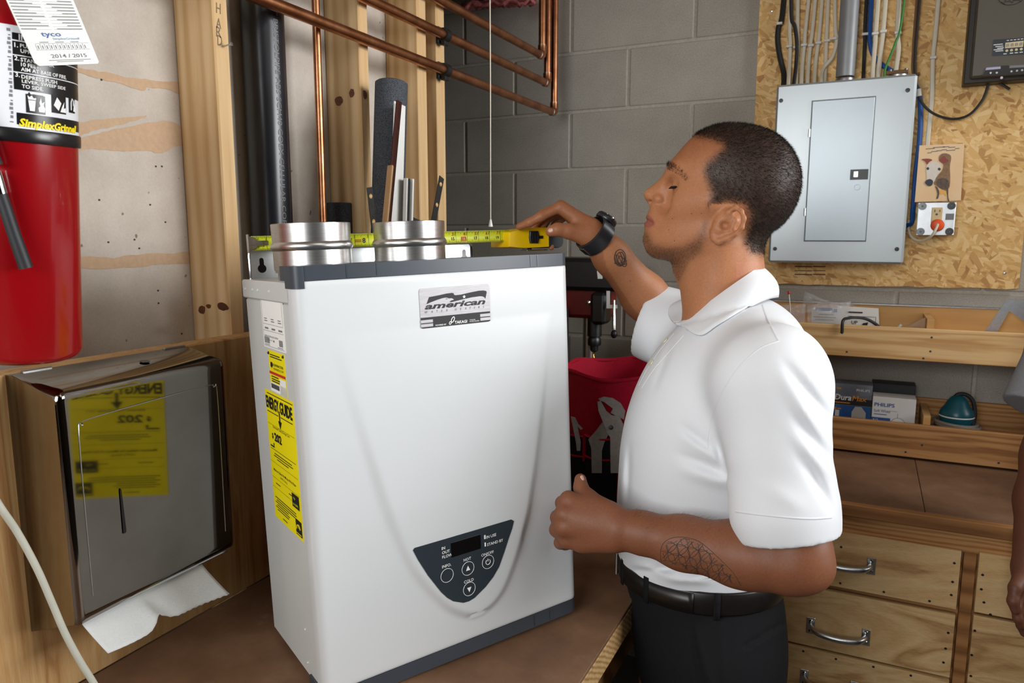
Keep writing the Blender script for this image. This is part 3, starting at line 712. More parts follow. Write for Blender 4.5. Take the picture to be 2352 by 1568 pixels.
# ---------------------------------------------------------------- fire extinguisher
plain('ext_red', rgb(146, 8, 17), .22, var=.08, scale=8, coat=.3)
plain('ext_white', rgb(226, 228, 232), .3, var=.02)
plain('ext_black', rgb(26, 25, 26), .28, var=.06)
EC = A(-.868, .498, 0); ER = .0575; EZ = 1.383
ET = .10; ERM = np.array([[math.cos(ET), 0, math.sin(ET)], [0, 1, 0], [-math.sin(ET), 0, math.cos(ET)]]); EP = EC+A(0, 0, EZ)   # it hangs a little off the wall at the top
class EB(MB):
    def build(s, *a, **k): s.v = [tuple(EP+ERM @ (A(*p)-EP)) for p in s.v]; return super().build(*a, **k)
fe = thing('fire_extinguisher', 'red fire extinguisher with black and white instruction label hanging on the wall', 'fire extinguisher', (EC[0], EC[1], EZ))
prof = [(0, .0), (.050, .0), (.0545, .003), (ER, .009), (ER, .36), (.053, .385), (.040, .408), (.024, .42), (.018, .43), (.018, .45), (0, .45)]
EB().lathe(EC+A(0, 0, EZ), (0, 0, 1), prof, 64).build('cylinder', 'ext_red', fe, smooth=35)
EB().lathe(EC+A(0, 0, EZ+.45), (0, 0, 1), [(0, 0), (.017, 0), (.017, .03), (.010, .035), (0, .035)], 24).build('valve', 'chrome', fe)
EB().tube([EC+A(0, 0, EZ+.485), EC+A(.03, -.05, EZ+.49), EC+A(.05, -.09, EZ+.475)], .006, 8, flat=.5).build('lever', 'black_plastic', fe)
az0 = math.atan2(-EC[1], -EC[0])                                   # towards the room
def ec(s, z, e=.0004): a = az0 + s/ER; return EC + A((ER+e)*math.cos(a), (ER+e)*math.sin(a), z)
def esheet(mb, s0, s1, z0, z1, e=.0004):
    n = max(2, int(abs(s1-s0)/.004)); mb.grid([[ec(s0+(s1-s0)*k/n, z, e) for k in range(n+1)] for z in (z0, z1)]); return mb
def ezof(py): return onx(60, py, -.81)[2]
zL0, zL1 = 1.640, 1.742
def px_s(px, py):                                                 # arc position of a sight line on the cylinder
    d = ERM.T @ ray(px, py); o = EP+ERM.T @ (EYE-EP); eye_ = o; o = o-EC; a = d[0]**2+d[1]**2; b = 2*(o[0]*d[0]+o[1]*d[1]); c = o[0]**2+o[1]**2-ER**2
    t = (-b-math.sqrt(max(b*b-4*a*c, 0)))/(2*a); p = eye_+d*t
    an = math.atan2(p[1]-EC[1], p[0]-EC[0])-az0; an = (an+math.pi) % (2*math.pi)-math.pi
    return an*ER, p[2]
lab = esheet(EB(), -.10, .085, 1.6335, 1.7345).build('instruction_label', 'ext_white', fe)
m = EB(); sL = px_s(32, 200)[0]
for z0, z1 in ((1.6955, 1.7105), (1.7115, 1.7265), ): pass
zz = [px_s(36, y)[1] for y in (75, 93, 126, 165, 205)]
esheet(m, sL, .084, zz[1]+.0008, zz[0], .0007); esheet(m, sL, .084, zz[2]+.0005, zz[1]-.0005, .0007); esheet(m, sL, .084, zz[3]+.0005, zz[2]-.0005, .0007); esheet(m, sL, .084, zz[4], zz[3]-.0005, .0007)
esheet(m, px_s(38, 260)[0], .084, px_s(38, 285)[1], px_s(38, 258)[1], .0007)
m.build('black_field', 'ext_black', lab)
m = EB()
def et(sx, px, py, h, w=None, bold=.015):
    s, z = px_s(px, py); txt(m, sx, A(s, z), None, None, h, w, bold=bold, fn=lambda a, b: ec(a, b, .001))
et('INSTRUCTIONS', 43, 92, .0058); et('1.', 33, 108, .0044); et('PULL PIN. HOLD', 46, 109, .0037); et('UPRIGHT.', 47, 121, .0037)
et('2.', 33, 138, .0044); et('STAND BACK', 47, 141, .0037); et('10 FEET.', 48, 152, .0037); et('AIM AT BASE OF FIRE.', 48, 163, .0037, .046)
et('3.', 35, 176, .0044); et('DEPRESS PUSH', 49, 180, .0037, .0335); et('LEVER, SWEEP SIDE', 50, 191, .0037, .044); et('TO SIDE.', 50, 202, .0037, .019)
m.build('lettering', 'white_print', lab, smooth=0)
m = EB()
for px in (60, 118, 157):
    s, z = px_s(px, 258); esheet(m, s, s+(.0175 if px < 150 else .012), z, z+.0185, .0008)
    s2, z2 = px_s(px+14, 219); esheet(m, s2, s2+.010, z2, z2+.0013, .0008)
    s3, z3 = px_s(px+2, 218); m.poly([ec(s3, z3, .0008), ec(s3+.0035, z3, .0008), ec(s3+.0018, z3+.0034, .0008)])
m.build('pictogram', 'ext_black', lab)
m = EB()
s, z = px_s(63, 256); m.poly([ec(s+a, z+b, .0012) for a, b in ((.002, .001), (.0062, .001), (.0074, .0115), (.0008, .0115))])
m.poly([ec(s+a, z+b, .0012) for a, b in ((.0008, .0122), (.0075, .0122), (.0078, .0145), (.0055, .0138), (.004, .0165), (.002, .0145), (.0002, .0162))])
for cx in (.0125, ): m.poly([ec(s+cx+a, z+b, .0012) for a, b in ((-.0025, .001), (.003, .001), (.0035, .005), (.002, .008), (.003, .012), (.0005, .010), (-.0005, .0155), (-.002, .010), (-.001, .007), (-.003, .005))])
s, z = px_s(121, 257); m.poly([ec(s+a, z+b, .0012) for a, b in ((.0005, .007), (.006, .002), (.0095, .010), (.0045, .0155))])
m.poly([ec(s+a, z+b, .0012) for a, b in ((.008, .001), (.0155, .001), (.015, .006), (.0125, .005), (.0135, .012), (.0105, .007))])
s, z = px_s(160, 257); m.tube([ec(s+a, z+b, .001) for a, b in ((.001, .002), (.001, .010), (.003, .014), (.006, .012), (.006, .007))], .0007, 5); m.poly([ec(s+.007+a, z+b, .0012) for a, b in ((-.002, .001), (.0025, .001), (.002, .006), (.0005, .010), (-.001, .006))])
tag(m.build('pictogram_drawing', 'white_print', lab, smooth=0), kind='stuff')
m = EB(); s, z = px_s(44, 295); txt(m, 'SimplexGrinnell', A(s, z), None, None, .0105, .066, shear=.22, bold=.04, fn=lambda a, b: ec(a, b, .0012)); m.build('maker_name', 'yellow_print', lab, smooth=0)
m = EB()
s0 = px_s(22, 180)[0]
for k in range(22): z = 1.640+k*.0042; esheet(m, s0-.001+.0006*(k % 3), s0+.002, z, z+(.0028 if k % 5 else .0012), .0006)
m.build('fine_print', 'grey_print', lab, smooth=0)
zb = px_s(40, 312)[1]
EB().lathe(EC+A(0, 0, zb-.006), (0, 0, 1), [(ER, 0), (ER+.0022, .0005), (ER+.0026, .002), (ER+.0026, .0125), (ER+.0018, .0138), (ER, .014)], 64, cap=False).build('mounting_strap', 'ext_black', fe)
# hose along the side
hp0 = [px_s(-30, 200), px_s(-12, 330), px_s(5, 420)]
def eh(px, py, e): s, z = px_s(px, py); return ec(s, z, e)
EB().tube(smooth_path([EC+A(.0, 0, EZ+.47)+A(.03, -.06, 0), eh(-60, 180, .02), eh(-25, 300, .013), eh(0, 380, .011)], 6), .0062, 10).build('hose', 'black_rubber', fe)
EB().tube([eh(-4, 395, .011), eh(4, 425, .011), eh(9, 445, .011)], .0066, 14).build('hose_collar', 'chrome', fe)
EB().tube([eh(9, 445, .011), eh(33, 530, .011), eh(58, 612, .013)], [.0060, .0062, .0068], 14).build('nozzle', 'black_rubber', fe)
MB().box((STUD, EC[1]-.02, EZ+.25), (EC[0]-ER+.036, EC[1]+.02, EZ+.33)).build('wall_hook', 'steel_dark', fe)
MB().box((DRY, EC[1]-.018, 1.353), (STUD, EC[1]+.018, 2.40)).build('wall_stud', 'stud_wood', None, label='wooden stud hidden behind the red fire extinguisher', cat='stud', group='studs of the open partition')
# inspection tag hanging from the valve
tg = [(-6, -60), (150, -60), (165, 0), (226, 138), (222, 147), (84, 152), (78, 148), (15, 0)]
XT = -.775
TP = [onx(x, y, XT) for x, y in ((14, 0), (164, 0), (228, 146), (83, 152))]
ty = unit(TP[0]-TP[3]); txv = unit(TP[2]-TP[3]); txv = txv
tn = unit(np.cross(txv, ty))
W_, H_ = np.linalg.norm(TP[2]-TP[3]), np.linalg.norm(TP[0]-TP[3])
tagp = [(.003, 0), (W_-.002, 0), (W_, .002), (W_, H_*1.5), (W_*.7, H_*1.75), (W_*.3, H_*1.75), (0, H_*1.5), (0, .003)]
tgo = thing('inspection_tag', 'white inspection tag hanging over the fire extinguisher label', 'tag', TP[3])
card = MB().prism(tagp, TP[3], txv, ty, tn*.0006).build('card', 'paper', tgo)
tn_e = tn*.0009 if (tn @ (EYE-TP[3])) > 0 else -tn*.0003
def tpp(u, v): return TP[3]+txv*u*W_+ty*v*H_+tn_e
m = MB(); txt(m, 'tyco', tpp(.27, .43), txv, ty, H_*.09, W_*.30, bold=.02); m.build('maker_name', 'blue_print', card, smooth=0)
m = MB(); plain('teal_print', rgb(46, 128, 170), .5); txt(m, 'SimplexGrinnell', tpp(.415, .392), txv, ty, H_*.045, W_*.42, shear=.15); m.build('maker_name', 'teal_print', card, smooth=0)
m = MB()
txt(m, '2014 / 2015', tpp(.28, .115), txv, ty, H_*.062, W_*.56, bold=.012)
for v, a, b in ((.345, .13, .95), (.245, .10, .94)): bar(m, tpp(a, v), txv, ty, W_*(b-a), H_*.004)
for k in range(12): bar(m, tpp(.145+k*.066, .262), txv, ty, W_*.012, H_*.055); bar(m, tpp(.12+k*.066, .25), txv, ty, W_*.004, H_*.09)
for k in range(3): bar(m, tpp(.20+k*.235, .362), txv, ty, W_*.13, H_*.011)
bar(m, tpp(.22, .075), txv, ty, W_*.66, H_*.010); bar(m, tpp(.33, .05), txv, ty, W_*.42, H_*.010)
for k in range(12):
    v = .56+k*.048; bar(m, tpp(.02, v+.008), txv, ty, W_*(.22+.1*((k*5) % 3)), H_*.013); bar(m, tpp(.55+.06*((k*7) % 4), v+.008), txv, ty, W_*(.40-.06*((k*7) % 4)), H_*.013)
    bar(m, tpp(.02, v), txv, ty, W_*.44, H_*.003); bar(m, tpp(.5, v), txv, ty, W_*.45, H_*.003)
m.build('lettering', 'grey_print', card, smooth=0)
MB().tube([TP[3]+txv*W_*.5+ty*H_*1.7, EC+A(.10, -.045, EZ+.47)], .0008, 6).build('string', 'paper', tgo)
# ---------------------------------------------------------------- pipes
t = NT('copper'); v = t.coord(); g = t.noise(v, 18, 5, .65)
t.set(.34, 1, .5, 0, t.ramp(g, [(.25, rgb(132, 84, 58)), (.5, rgb(176, 118, 82)), (.75, rgb(206, 152, 116))]))
plain('solder', rgb(170, 160, 148), .4, 1)
RP = .0112; XP = STUD+RP+.008
for z, ye, lab in ((1.915, 2.262, 'lowest of three horizontal copper pipes, ending at an elbow before the block wall'), (1.996, 2.205, 'middle of three horizontal copper pipes along the studs'), (2.071, 2.163, 'highest of three horizontal copper pipes along the studs')):
    o = thing('copper_pipe', lab, 'pipe', (XP, 1.2, z), 'copper pipes along the studs')
    MB().cyl((XP, -.5, z), (XP, ye-.02, z), RP, 20).build('run', 'copper', o)
    MB().tube([A(XP, ye-.022, z), A(XP, ye-.011, z), A(XP, ye-.004, z+.003), A(XP, ye, z+.011), A(XP, ye, z+.03)], RP+.0022, 18).build('elbow', 'copper', o)
    MB().cyl((XP, ye, z+.025), (XP, ye, 2.40), RP, 20).build('riser', 'copper', o)
    MB().lathe((XP, ye, z+.029), (0, 0, 1), [(RP+.0003, 0), (RP+.0016, .0005), (RP+.0016, .003), (RP+.0003, .0035)], 18, cap=False).build('solder_joint', 'solder', o)
    MB().lathe((XP, ye-.0245, z), (0, 1, 0), [(RP+.0003, 0), (RP+.0016, .0005), (RP+.0016, .003), (RP+.0003, .0035)], 18, cap=False).build('solder_joint', 'solder', o)
for z, lab in ((1.915, 'black plastic clip holding the lowest copper pipe to the end stud'), (1.996, 'black plastic clip holding the middle copper pipe to the end stud')):
    o = thing('pipe_clip', lab, 'clip', (STUD, 1.592, z), 'black pipe clips')
    y = 1.592-.012
    MB().box((STUD, y-.012, z-.02), (STUD+.009, y+.012, z+.02), .002).build('base', 'black_plastic', o)
    MB().lathe((XP, y-.009, z), (0, 1, 0), [(RP+.0006, 0), (RP+.0046, 0), (RP+.0046, .018), (RP+.0006, .018)], 20, cap=False).build('hoop', 'black_plastic', o)
    MB().box((XP-.006, y-.009, z-RP-.013), (XP+.006, y+.009, z-RP-.003), .001).build('latch', 'black_plastic', o)
MB().cyl((-.982, 1.152, .92), (-.982, 1.158, 2.40), .0078, 18).build('copper_riser', 'copper', None, label='vertical thin copper pipe rising behind the left flue collar', cat='pipe')
t = NT('abs_black'); t.set(.30, 0, .5, 0, t.ramp(t.noise(t.coord((1, 1, .2)), 30, 3), [(.3, rgb(18, 19, 23)), (.7, rgb(34, 36, 42))]))
ap = thing('drain_pipe', 'thick glossy black plastic drain pipe printed with white lettering', 'pipe', (-1.016, 1.057, 0))
AR = .0385; AC = A(-1.018, 1.052)
MB().cyl((*AC, 0), (*AC, 2.40), AR, 48).build('pipe', 'abs_black', ap)
m = MB(); adir = math.atan2(-AC[1], -AC[0])
def ap_pt(a, b): an = adir + .50 + b/AR; return A(AC[0]+(AR+.0005)*math.cos(an), AC[1]+(AR+.0005)*math.sin(an), 2.03-a)
txt(m, 'C1202.92   &   2" BRISTOLPIPE ABS SCH40 COEX CELLULAR CORE', A(0, 0), None, None, .0095, .50, fn=ap_pt)
m.build('lettering', 'grey_print', ap, smooth=0)
# ---------------------------------------------------------------- offcuts leaning between the studs
t = NT('foam_grey'); v = t.coord(); g = t.noise(v, 520, 2, .6); t.set(.9, 0, .2, 0, t.ramp(g, [(.35, rgb(52, 55, 60)), (.65, rgb(88, 92, 98))])); t.bump(g, .5, .001)
def foam(p0, p1, r, label):
    p0, p1 = A(*p0), A(*p1); L = np.linalg.norm(p1-p0)
    return MB().lathe(p0, p1-p0, [(r*.45, 0), (r, 0), (r, L), (r*.92, L+.002), (r*.5, L), (r*.45, L-.05), (0, L-.05)], 32).build('foam_tube', 'foam_grey', None, label=label, cat='foam tube', group='grey foam pipe insulation')
foam((-.878, 1.17, BENCH+.001), (-.905, 1.290, 1.828), .0335, 'tall grey foam tube leaning against the studs')
fq = onx(779, 470, -1.026)
foam((-1.026, fq[1], BENCH-.05), (-1.026, fq[1], fq[2]+.002), .027, 'short grey foam tube standing behind the left flue collar')
def lean(name, p0, p1, w, t, mat, label, cat, **kw):
    p0, p1 = A(*p0), A(*p1); z = unit(p1-p0); y = unit(A(0, 1, 0)-z*z[1]); x = np.cross(y, z)
    return MB().obox(p0-y*w/2-x*t/2, y*w, x*t, p1-p0, .0008).build(name, mat, None, label=label, cat=cat, **kw)
plain('brown_vinyl', rgb(74, 36, 28), .35, var=.15); plain('white_vinyl', rgb(228, 228, 224), .4, var=.03); plain('tan_strip', rgb(176, 138, 96), .6)
pA, pB = onx(888, 520, -.842), onx(914, 233, -.846)
dz = (pA[2]-BENCH-.002)/(pB[2]-pA[2]); p0 = pA-(pB-pA)*dz
tr = thing('brown_trim', 'dark brown ribbed trim strip leaning in front of a white strip', 'trim strip', p0)
zv = unit(pB-p0); yv = unit(A(0, 1, 0)-zv*zv[1]); xv = np.cross(yv, zv)
MB().obox(p0-yv*.007, yv*.014, xv*.004, pB-p0, .0006).build('strip', 'brown_vinyl', tr)
for k in (-.005, -.0005, .004): MB().obox(p0+yv*k+xv*.004, yv*.0022, xv*.0014, pB-p0).build('rib', 'brown_vinyl', tr)
pA, pB = onx(910, 520, -.852), onx(918, 238, -.858); p0 = pA-(pB-pA)*(pA[2]-BENCH-.002)/(pB[2]-pA[2])
lean('white_strip', p0, pB, .038, .003, 'white_vinyl', 'wide white plastic strip leaning behind the brown trim', 'strip')
pA, pB = onx(884, 520, -.812), onx(897, 380, -.818); p0 = pA-(pB-pA)*(pA[2]-BENCH-.002)/(pB[2]-pA[2])
lean('tan_strip', p0, pB, .005, .012, 'tan_strip', 'thin tan strip leaning beside the brown trim', 'strip')
pA, pB = onx(932, 520, -.84), onx(935, 410, -.842); p0 = pA-(pB-pA)*(pA[2]-BENCH-.002)/(pB[2]-pA[2])
ch = thing('metal_channel', 'upright grey metal channel with white edges standing behind the right flue collar', 'metal channel', p0)
MB().obox(p0-A(0, .0095, 0), A(0, .019, 0), A(.002, 0, 0), pB-p0).build('web', 'steel_dark', ch)
for yy, w in ((-.012, .004), (.0085, .0055)): MB().obox(p0+A(0, yy, 0), A(0, w, 0), A(.008, 0, 0), pB-p0, .0005).build('flange', 'white_vinyl', ch)
def strap(a, b, X, w, label):
    p0, p1 = onx(*a, X), onx(*b, X); d = p1-p0; L = np.linalg.norm(d); z = d/L; y = unit(A(0, 1, 0)-z*z[1]); x = np.cross(y, z)
    p0 = p0 - z*((p0[2]-BENCH-.002)/z[2]); L = np.linalg.norm(p1-p0)
    o = thing('perforated_strap', label, 'strap', p0, 'perforated metal straps')
    MB().obox(p0-y*w/2, y*w, x*.0012, z*L).build('strip', 'steel_dark', o)
    for k in range(3):
        c = p1-z*(.016+k*.046); MB().lathe(c+x*.0012, x, [(0, 0), (.0045, 0), (.0045, .0004), (0, .0004)], 12).build('hole', 'ply_edge', o)
strap((860, 535), (848, 430), -.826, .0165, 'perforated metal strap leaning left, beside the tall foam tube')
strap((994, 515), (1014, 407), -.82, .0185, 'perforated metal strap leaning right, against the end stud')
pA = onx(959, 520, -.89)
MB().prism([(-.02, -.58), (.013, -.58), (.013, .012), (-.02, .020)], pA, A(0, 1, 0), A(0, 0, 1), (.002, 0, 0)).build('metal_flashing', 'steel_dark', None, label='dark bent metal flashing standing just behind the right flue collar', cat='flashing')
pA = onx(828, 540, -.84); m = MB(); zz = BENCH+.001; prof = []
for k in range(70):
    z = k*(pA[2]+.004-zz)/69; prof.append((.022+(.0025 if k % 2 else 0), z))
m.lathe((pA[0], pA[1], zz), (0, 0, 1), [(0, 0)]+prof+[(0, prof[-1][1])], 24).build('flexible_duct', 'foam_grey', None, label='grey corrugated duct end peeking over the tape between the collars', cat='duct')
# screw in the stud, loose cord, pull string, insulation
p = onx(511, 108, STUD); o = thing('screw', 'metal screw sticking out of the pale stud under the pencilled letters', 'screw', p)
MB().cyl(p-A(.004, 0, 0), p+A(.016, .002, .003), .0014, 8).build('shank', 'steel', o); MB().lathe(p+A(.016, .002, .003), (1, .1, .2), [(0, 0), (.0016, 0), (.0034, .002), (.0034, .0026), (0, .0028)], 12).build('head', 'steel', o)
plain('cord_grey', rgb(186, 186, 172), .5, var=.08)
cp_ = [onx(x, y, X) for x, y, X in ((-120, 960, -.80), (-50, 1080, -.79), (0, 1163, -.78), (40, 1222, -.78), (85, 1305, -.775), (120, 1385, -.77), (150, 1455, -.765), (185, 1520, -.76), (222, 1580, -.755), (255, 1650, -.75))]
cp_ = cp_ + [A(cp_[-1][0]+.02, cp_[-1][1]+.005, BENCH+.02), A(cp_[-1][0]+.06, cp_[-1][1]-.02, BENCH+.0045), A(cp_[-1][0]+.12, cp_[-1][1]-.12, BENCH+.0045)]
MB().tube(smooth_path(cp_, 6), .0036, 10).build('cord', 'cord_grey', None, label='pale grey cord hanging in front of the towel dispenser', cat='cord')
plain('cotton', rgb(226, 220, 200), .8)
q0, q1 = atd(1124, -60, 1.75), atd(1127, 505, 1.75); q0 = A(q1[0], q1[1], 2.40)
ps = thing('pull_string', 'thin white pull string with a small bell end hanging from the ceiling', 'pull string', q1)
MB().tube([q1, q1*.6+q0*.4+A(.001, 0, 0), q0], .0012, 6).build('string', 'cotton', ps)
MB().lathe(q1-A(0, 0, .016), (0, 0, 1), [(0, 0), (.0052, 0), (.0052, .002), (.0032, .011), (.0022, .017), (0, .018)], 14).build('bell_end', 'white_vinyl', ps)
m = MB(); rr = random.Random(3)
for k in range(26):
    px = 1080+rr.random()*120; q = ony(px, 0, 2.25); m.ell(A(q[0], 2.18+rr.random()*.2, 2.345+rr.random()*.03), (.05, .05, .028), 10)
rows = []
for j in range(9):
    rows.append([ony(1060+(k/14)*170, 18-(k/14)*10+(6*math.sin(k*1.7+j)), 2.36-.02*j) + A(0, 0, .012*rr.random()) for k in range(15)])
m.grid(rows); m.build('insulation_batt', 'pink_fluff', None, label='pink fibrous insulation tucked against the ceiling over the block wall', cat='insulation', solid=.01)
# ---------------------------------------------------------------- red tool bag with pliers
plain('bag_red', rgb(170, 14, 44), .8, var=.2, scale=200, bump=.3, spec=.2); plain('bag_black', rgb(20, 19, 21), .85, var=.2, scale=200, bump=.3, spec=.2)
BC = A(-.452, 1.475, BENCH); BR = .122
tbg = thing('tool_bag', 'red and black bucket tool bag on the bench behind the water heater', 'tool bag', BC)
rows = []
zz = [k*.962 for k in (.001, .05, .16, .25, .315, .335, .340, .336, .30, .22, .06)]
rr_ = [BR*.98, BR, BR*1.01, BR*1.02, BR*1.05, BR*1.06, BR*1.045, BR*1.02, BR*.99, BR*.96, BR*.95]
for z, r in zip(zz, rr_): rows.append([BC+A(r*(1+.012*math.sin(a*9+z*20))*math.cos(a), r*(1+.012*math.sin(a*9+z*20))*math.sin(a), z+(.004*math.sin(a*5) if .3 < z else 0)) for a in np.linspace(0, 2*math.pi, 72, endpoint=False)])
m = MB().grid(rows, closed=True); m.poly(rows[0][::-1]); m.poly(rows[-1]); m.build('bucket_sleeve', 'bag_red', tbg, smooth=60)
aC = math.atan2(-BC[1], -BC[0])
def bgp(a, z, e): an = aC+a; return BC+A((BR*1.02+e)*math.cos(an), (BR*1.02+e)*math.sin(an), z)
def pocket(a0, a1, z1, e):
    rows = [[bgp(a, z, e*math.sin(math.pi*(.12+.76*(a-a0)/(a1-a0)))) for a in np.linspace(a0, a1, 14)] for z in (.002, .06, .12, z1)]
    p = MB().grid(rows).build('pocket', 'bag_black', tbg, solid=.003)
    m = MB()
    for z in (z1, z1-.042): m.tube([bgp(a, z, e*math.sin(math.pi*(.12+.76*(a-a0)/(a1-a0)))+.001) for a in np.linspace(a0, a1, 14)], .0042, 8, flat=.5)
    for a in (a0, a1): m.tube([bgp(a, z, e*.4+.001) for z in (z1-.05, z1)], .0035, 8)
    m.build('binding', 'bag_red', p)
for a0, a1, z1 in ((-1.30, -.62, .20), (-.60, -.10, .205), (-.06, .62, .192), (.66, 1.3, .192)): pocket(a0, a1, z1, .022)
rim = [BC+A(BR*1.05*math.cos(a), BR*1.05*math.sin(a), .3225+.004*math.sin(a*5)) for a in np.linspace(0, 2*math.pi, 60, endpoint=False)]
MB().tube(rim, .004, 8, closed=True).build('rim', 'bag_red', tbg)
# slip-joint pliers in the front pocket
D_ = (BC+A(0, 0, .21)-EYE)@_F - BR - .012
def pl(x, y, d=0): return atd(1260+x/3.92, 780+y/3.92, D_+d)
pv = -_F*.006
plr = thing('pliers', 'grey steel slip-joint pliers standing in the front pocket of the tool bag', 'pliers', pl(560, 1000))
plain('plier_steel', rgb(150, 146, 140), .45, .45, .25, 120)
def flatpoly(name, pts, d, th, mat, par):
    P = [pl(x, y, d) for x, y in pts]; o = P[0]; uy = unit(_U); ux = unit(_R)
    q = [((p-o)@ux, (p-o)@uy) for p in P]; return MB().prism(q, o, ux, uy, _F*th).build(name, mat, par)
flatpoly('jaw', [(440, 560), (470, 550), (520, 640), (570, 680), (640, 690), (672, 760), (668, 880), (660, 1010), (660, 1200), (560, 1200), (556, 1000), (556, 880), (520, 830), (490, 740), (450, 640)], -.004, .006, 'plier_steel', plr)
flatpoly('jaw', [(450, 530), (500, 512), (580, 525), (650, 570), (690, 640), (680, 720), (640, 700), (560, 660), (580, 620), (500, 560), (460, 545)], .001, .006, 'plier_steel', plr)
flatpoly('handle', [(360, 900), (430, 820), (490, 740), (520, 780), (540, 850), (500, 930), (480, 1000), (480, 1200), (390, 1200), (385, 980)], .002, .006, 'plier_steel', plr)
c = pl(562, 790, -.006); MB().lathe(c, -_F, [(0, 0), (.0045, 0), (.004, .002), (0, .0025)], 14).build('pivot', 'steel_dark', plr)
flatpoly('wrench', [(200, 690), (240, 700), (270, 760), (300, 790), (310, 800), (290, 812), (262, 780), (290, 920), (285, 1000), (255, 1000), (250, 940), (215, 760)], .004, .005, 'plier_steel', None)
o = [x for x in col.objects if x.name == 'wrench'][0]; tag(o, 'shiny wrench end poking out of the left pocket of the tool bag', 'wrench')
# ---------------------------------------------------------------- back workbench with drawers
YF = 1.757
bb = thing('drawer_bench', 'wooden bench with plywood drawers standing along the block wall', 'workbench', (.2, 2.05, 0))
seam = onz(2110, 1100, BENCH)[0]
MB().box((-.93, YF+.022, BENCH-.006), (seam-.0006, 2.395, BENCH), .001).build('top_panel', 'hardboard', bb)
MB().box((seam+.0006, YF+.022, BENCH-.006), (1.6, 2.395, BENCH), .001).build('top_panel', 'hardboard', bb)
MB().box((-.30, YF, BENCH-.030), (1.6, YF+.0215, BENCH-.001), .002).build('edge_strip', 'frame_wood', bb)
MB().box((-.93, YF+.022, BENCH-.04), (1.6, 2.395, BENCH-.006)).build('deck', 'frame_wood', bb)
MB().box((-.30, YF+.012, BENCH-.075), (1.6, YF+.03, BENCH-.0305), .001).build('apron', 'shelf_pine_brown', bb)
MB().box((-.30, YF+.03, 0), (1.6, YF+.048, BENCH-.07)).build('face_frame', 'frame_wood', bb)
MB().box((.2265, YF+.014, 0), (.250, YF+.031, BENCH-.07), .001).build('stile', 'frame_wood', bb)
MB().box((-.30, YF+.031, 0), (-.27, 2.39, BENCH-.041)).build('side', 'frame_wood', bb); MB().box((1.57, YF+.031, 0), (1.6, 2.39, BENCH-.041)).build('side', 'frame_wood', bb)
def screw_dots(par, pts, y):
    for px, py in pts: p = ony(px, py, y); MB().lathe(p+A(0, .0004, 0), (0, -1, 0), [(0, 0), (.0032, 0), (.0026, .0008), (0, .0006)], 10).build('screw', 'steel_dark', par)
def handle(par, xl, xr, z, y):
    h = thing('handle', None, None, (0, 0, 0)); bpy.data.objects.remove(h)
    m = MB()
    pts = smooth_path([A(xl+.009, y-.004, z+.004), A(xl+.014, y-.018, z+.002), A(xl+.03, y-.030, z-.001), A((xl+xr)/2, y-.034, z-.003), A(xr-.03, y-.030, z-.001), A(xr-.014, y-.018, z+.002), A(xr-.009, y-.004, z+.004)], 5)
    n = len(pts); m.tube(pts, [.0048+.003*math.sin(math.pi*k/(n-1)) for k in range(n)], 12)
    hd = m.build('handle', 'steel', par)
    for x in (xl, xr-.018): MB().box((x, y-.004, z-.019), (x+.018, y, z+.021), .001).build('backplate', 'steel', hd)
    for x in (xl+.009, xr-.009):
        for dz in (-.011, .013): MB().lathe(A(x, y-.004, z+dz), (0, -1, 0), [(0, 0), (.0045, 0), (.0035, .0015), (0, .0018)], 12).build('screw', 'chrome', hd)
def drawer(x0, x1, z0, z1, hx=None, hz=None, dots=()):
    d = MB().box((x0, YF, z0), (x1, YF+.0135, z1-.0012), .0008).build('drawer', 'ply_drawer', bb)
    MB().box((x0, YF+.0002, z1-.0012), (x1, YF+.0133, z1)).build('top_edge', 'ply_edge', d)
    if hx: handle(d, hx[0], hx[1], hz, YF)
    screw_dots(d, dots, YF)
drawer(-.27, .2195, .713, .8480, (-.078, .058), .778, ((1932, 1256), (2192, 1293), (2188, 1336), (2185, 1366), (1930, 1339), (2030, 1359), (2135, 1380)))
drawer(-.27, .2195, .552, .699, (-.078, .058), .605, ((2178, 1453), (2172, 1489), (2167, 1521), (1920, 1513), (2006, 1531), (2092, 1551), (1845, 1495)))
drawer(-.27, .2195, .390, .545, (-.085, .042), .470)
drawer(.2525, .74, .716, .850, (.43, .56), .785, ((2257, 1320), (2254, 1353), (2260, 1383), (2275, 1411)))
drawer(.2525, .74, .39, .708, None, None, ((2239, 1448), (2232, 1504), (2230, 1552)))
drawer(.76, 1.25, .39, .848); drawer(1.27, 1.57, .39, .848); drawer(-.27, .2195, .06, .38, (-.085, .042), .25); drawer(.2525, 1.57, .06, .38)
# ---------------------------------------------------------------- open shelves on the block wall
YS = 2.19
def trough(name, label, z0, zl, zb, mat, mback, dots, divs):
    o = thing(name, label, 'shelf', (.5, 2.3, z0), 'trough shelves on the block wall')
    MB().box((-.62, YS, z0), (1.6, YS+.016, zl), .0015).build('front_board', mat, o)
    MB().box((-.62, YS+.016, z0), (1.6, 2.382, z0+.014)).build('shelf_bottom', mback, o)
    MB().box((-.62, 2.382, z0), (1.6, 2.396, zb), .001).build('back_board', mback, o)
    for x in divs: MB().box((x, YS+.017, z0+.014), (x+.017, 2.382, zl+.024)).build('divider', 'shelf_board', o)
    screw_dots(o, dots, YS); return o
u1 = trough('trough_shelf', 'upper pine trough shelf holding plastic bags and papers', 1.189, 1.2755, 1.318, 'shelf_pine', 'shelf_board', ((1945, 808), (2121, 823), (2137, 807), (2140, 775)), (.150,))
u2 = trough('trough_shelf', 'lower brown trough shelf holding bulb boxes and a sander', .923, 1.0145, 1.052, 'shelf_pine_brown', 'shelf_pine_brown', ((2118, 1022), (2080, 1038), (2294, 1063)), (.160,))
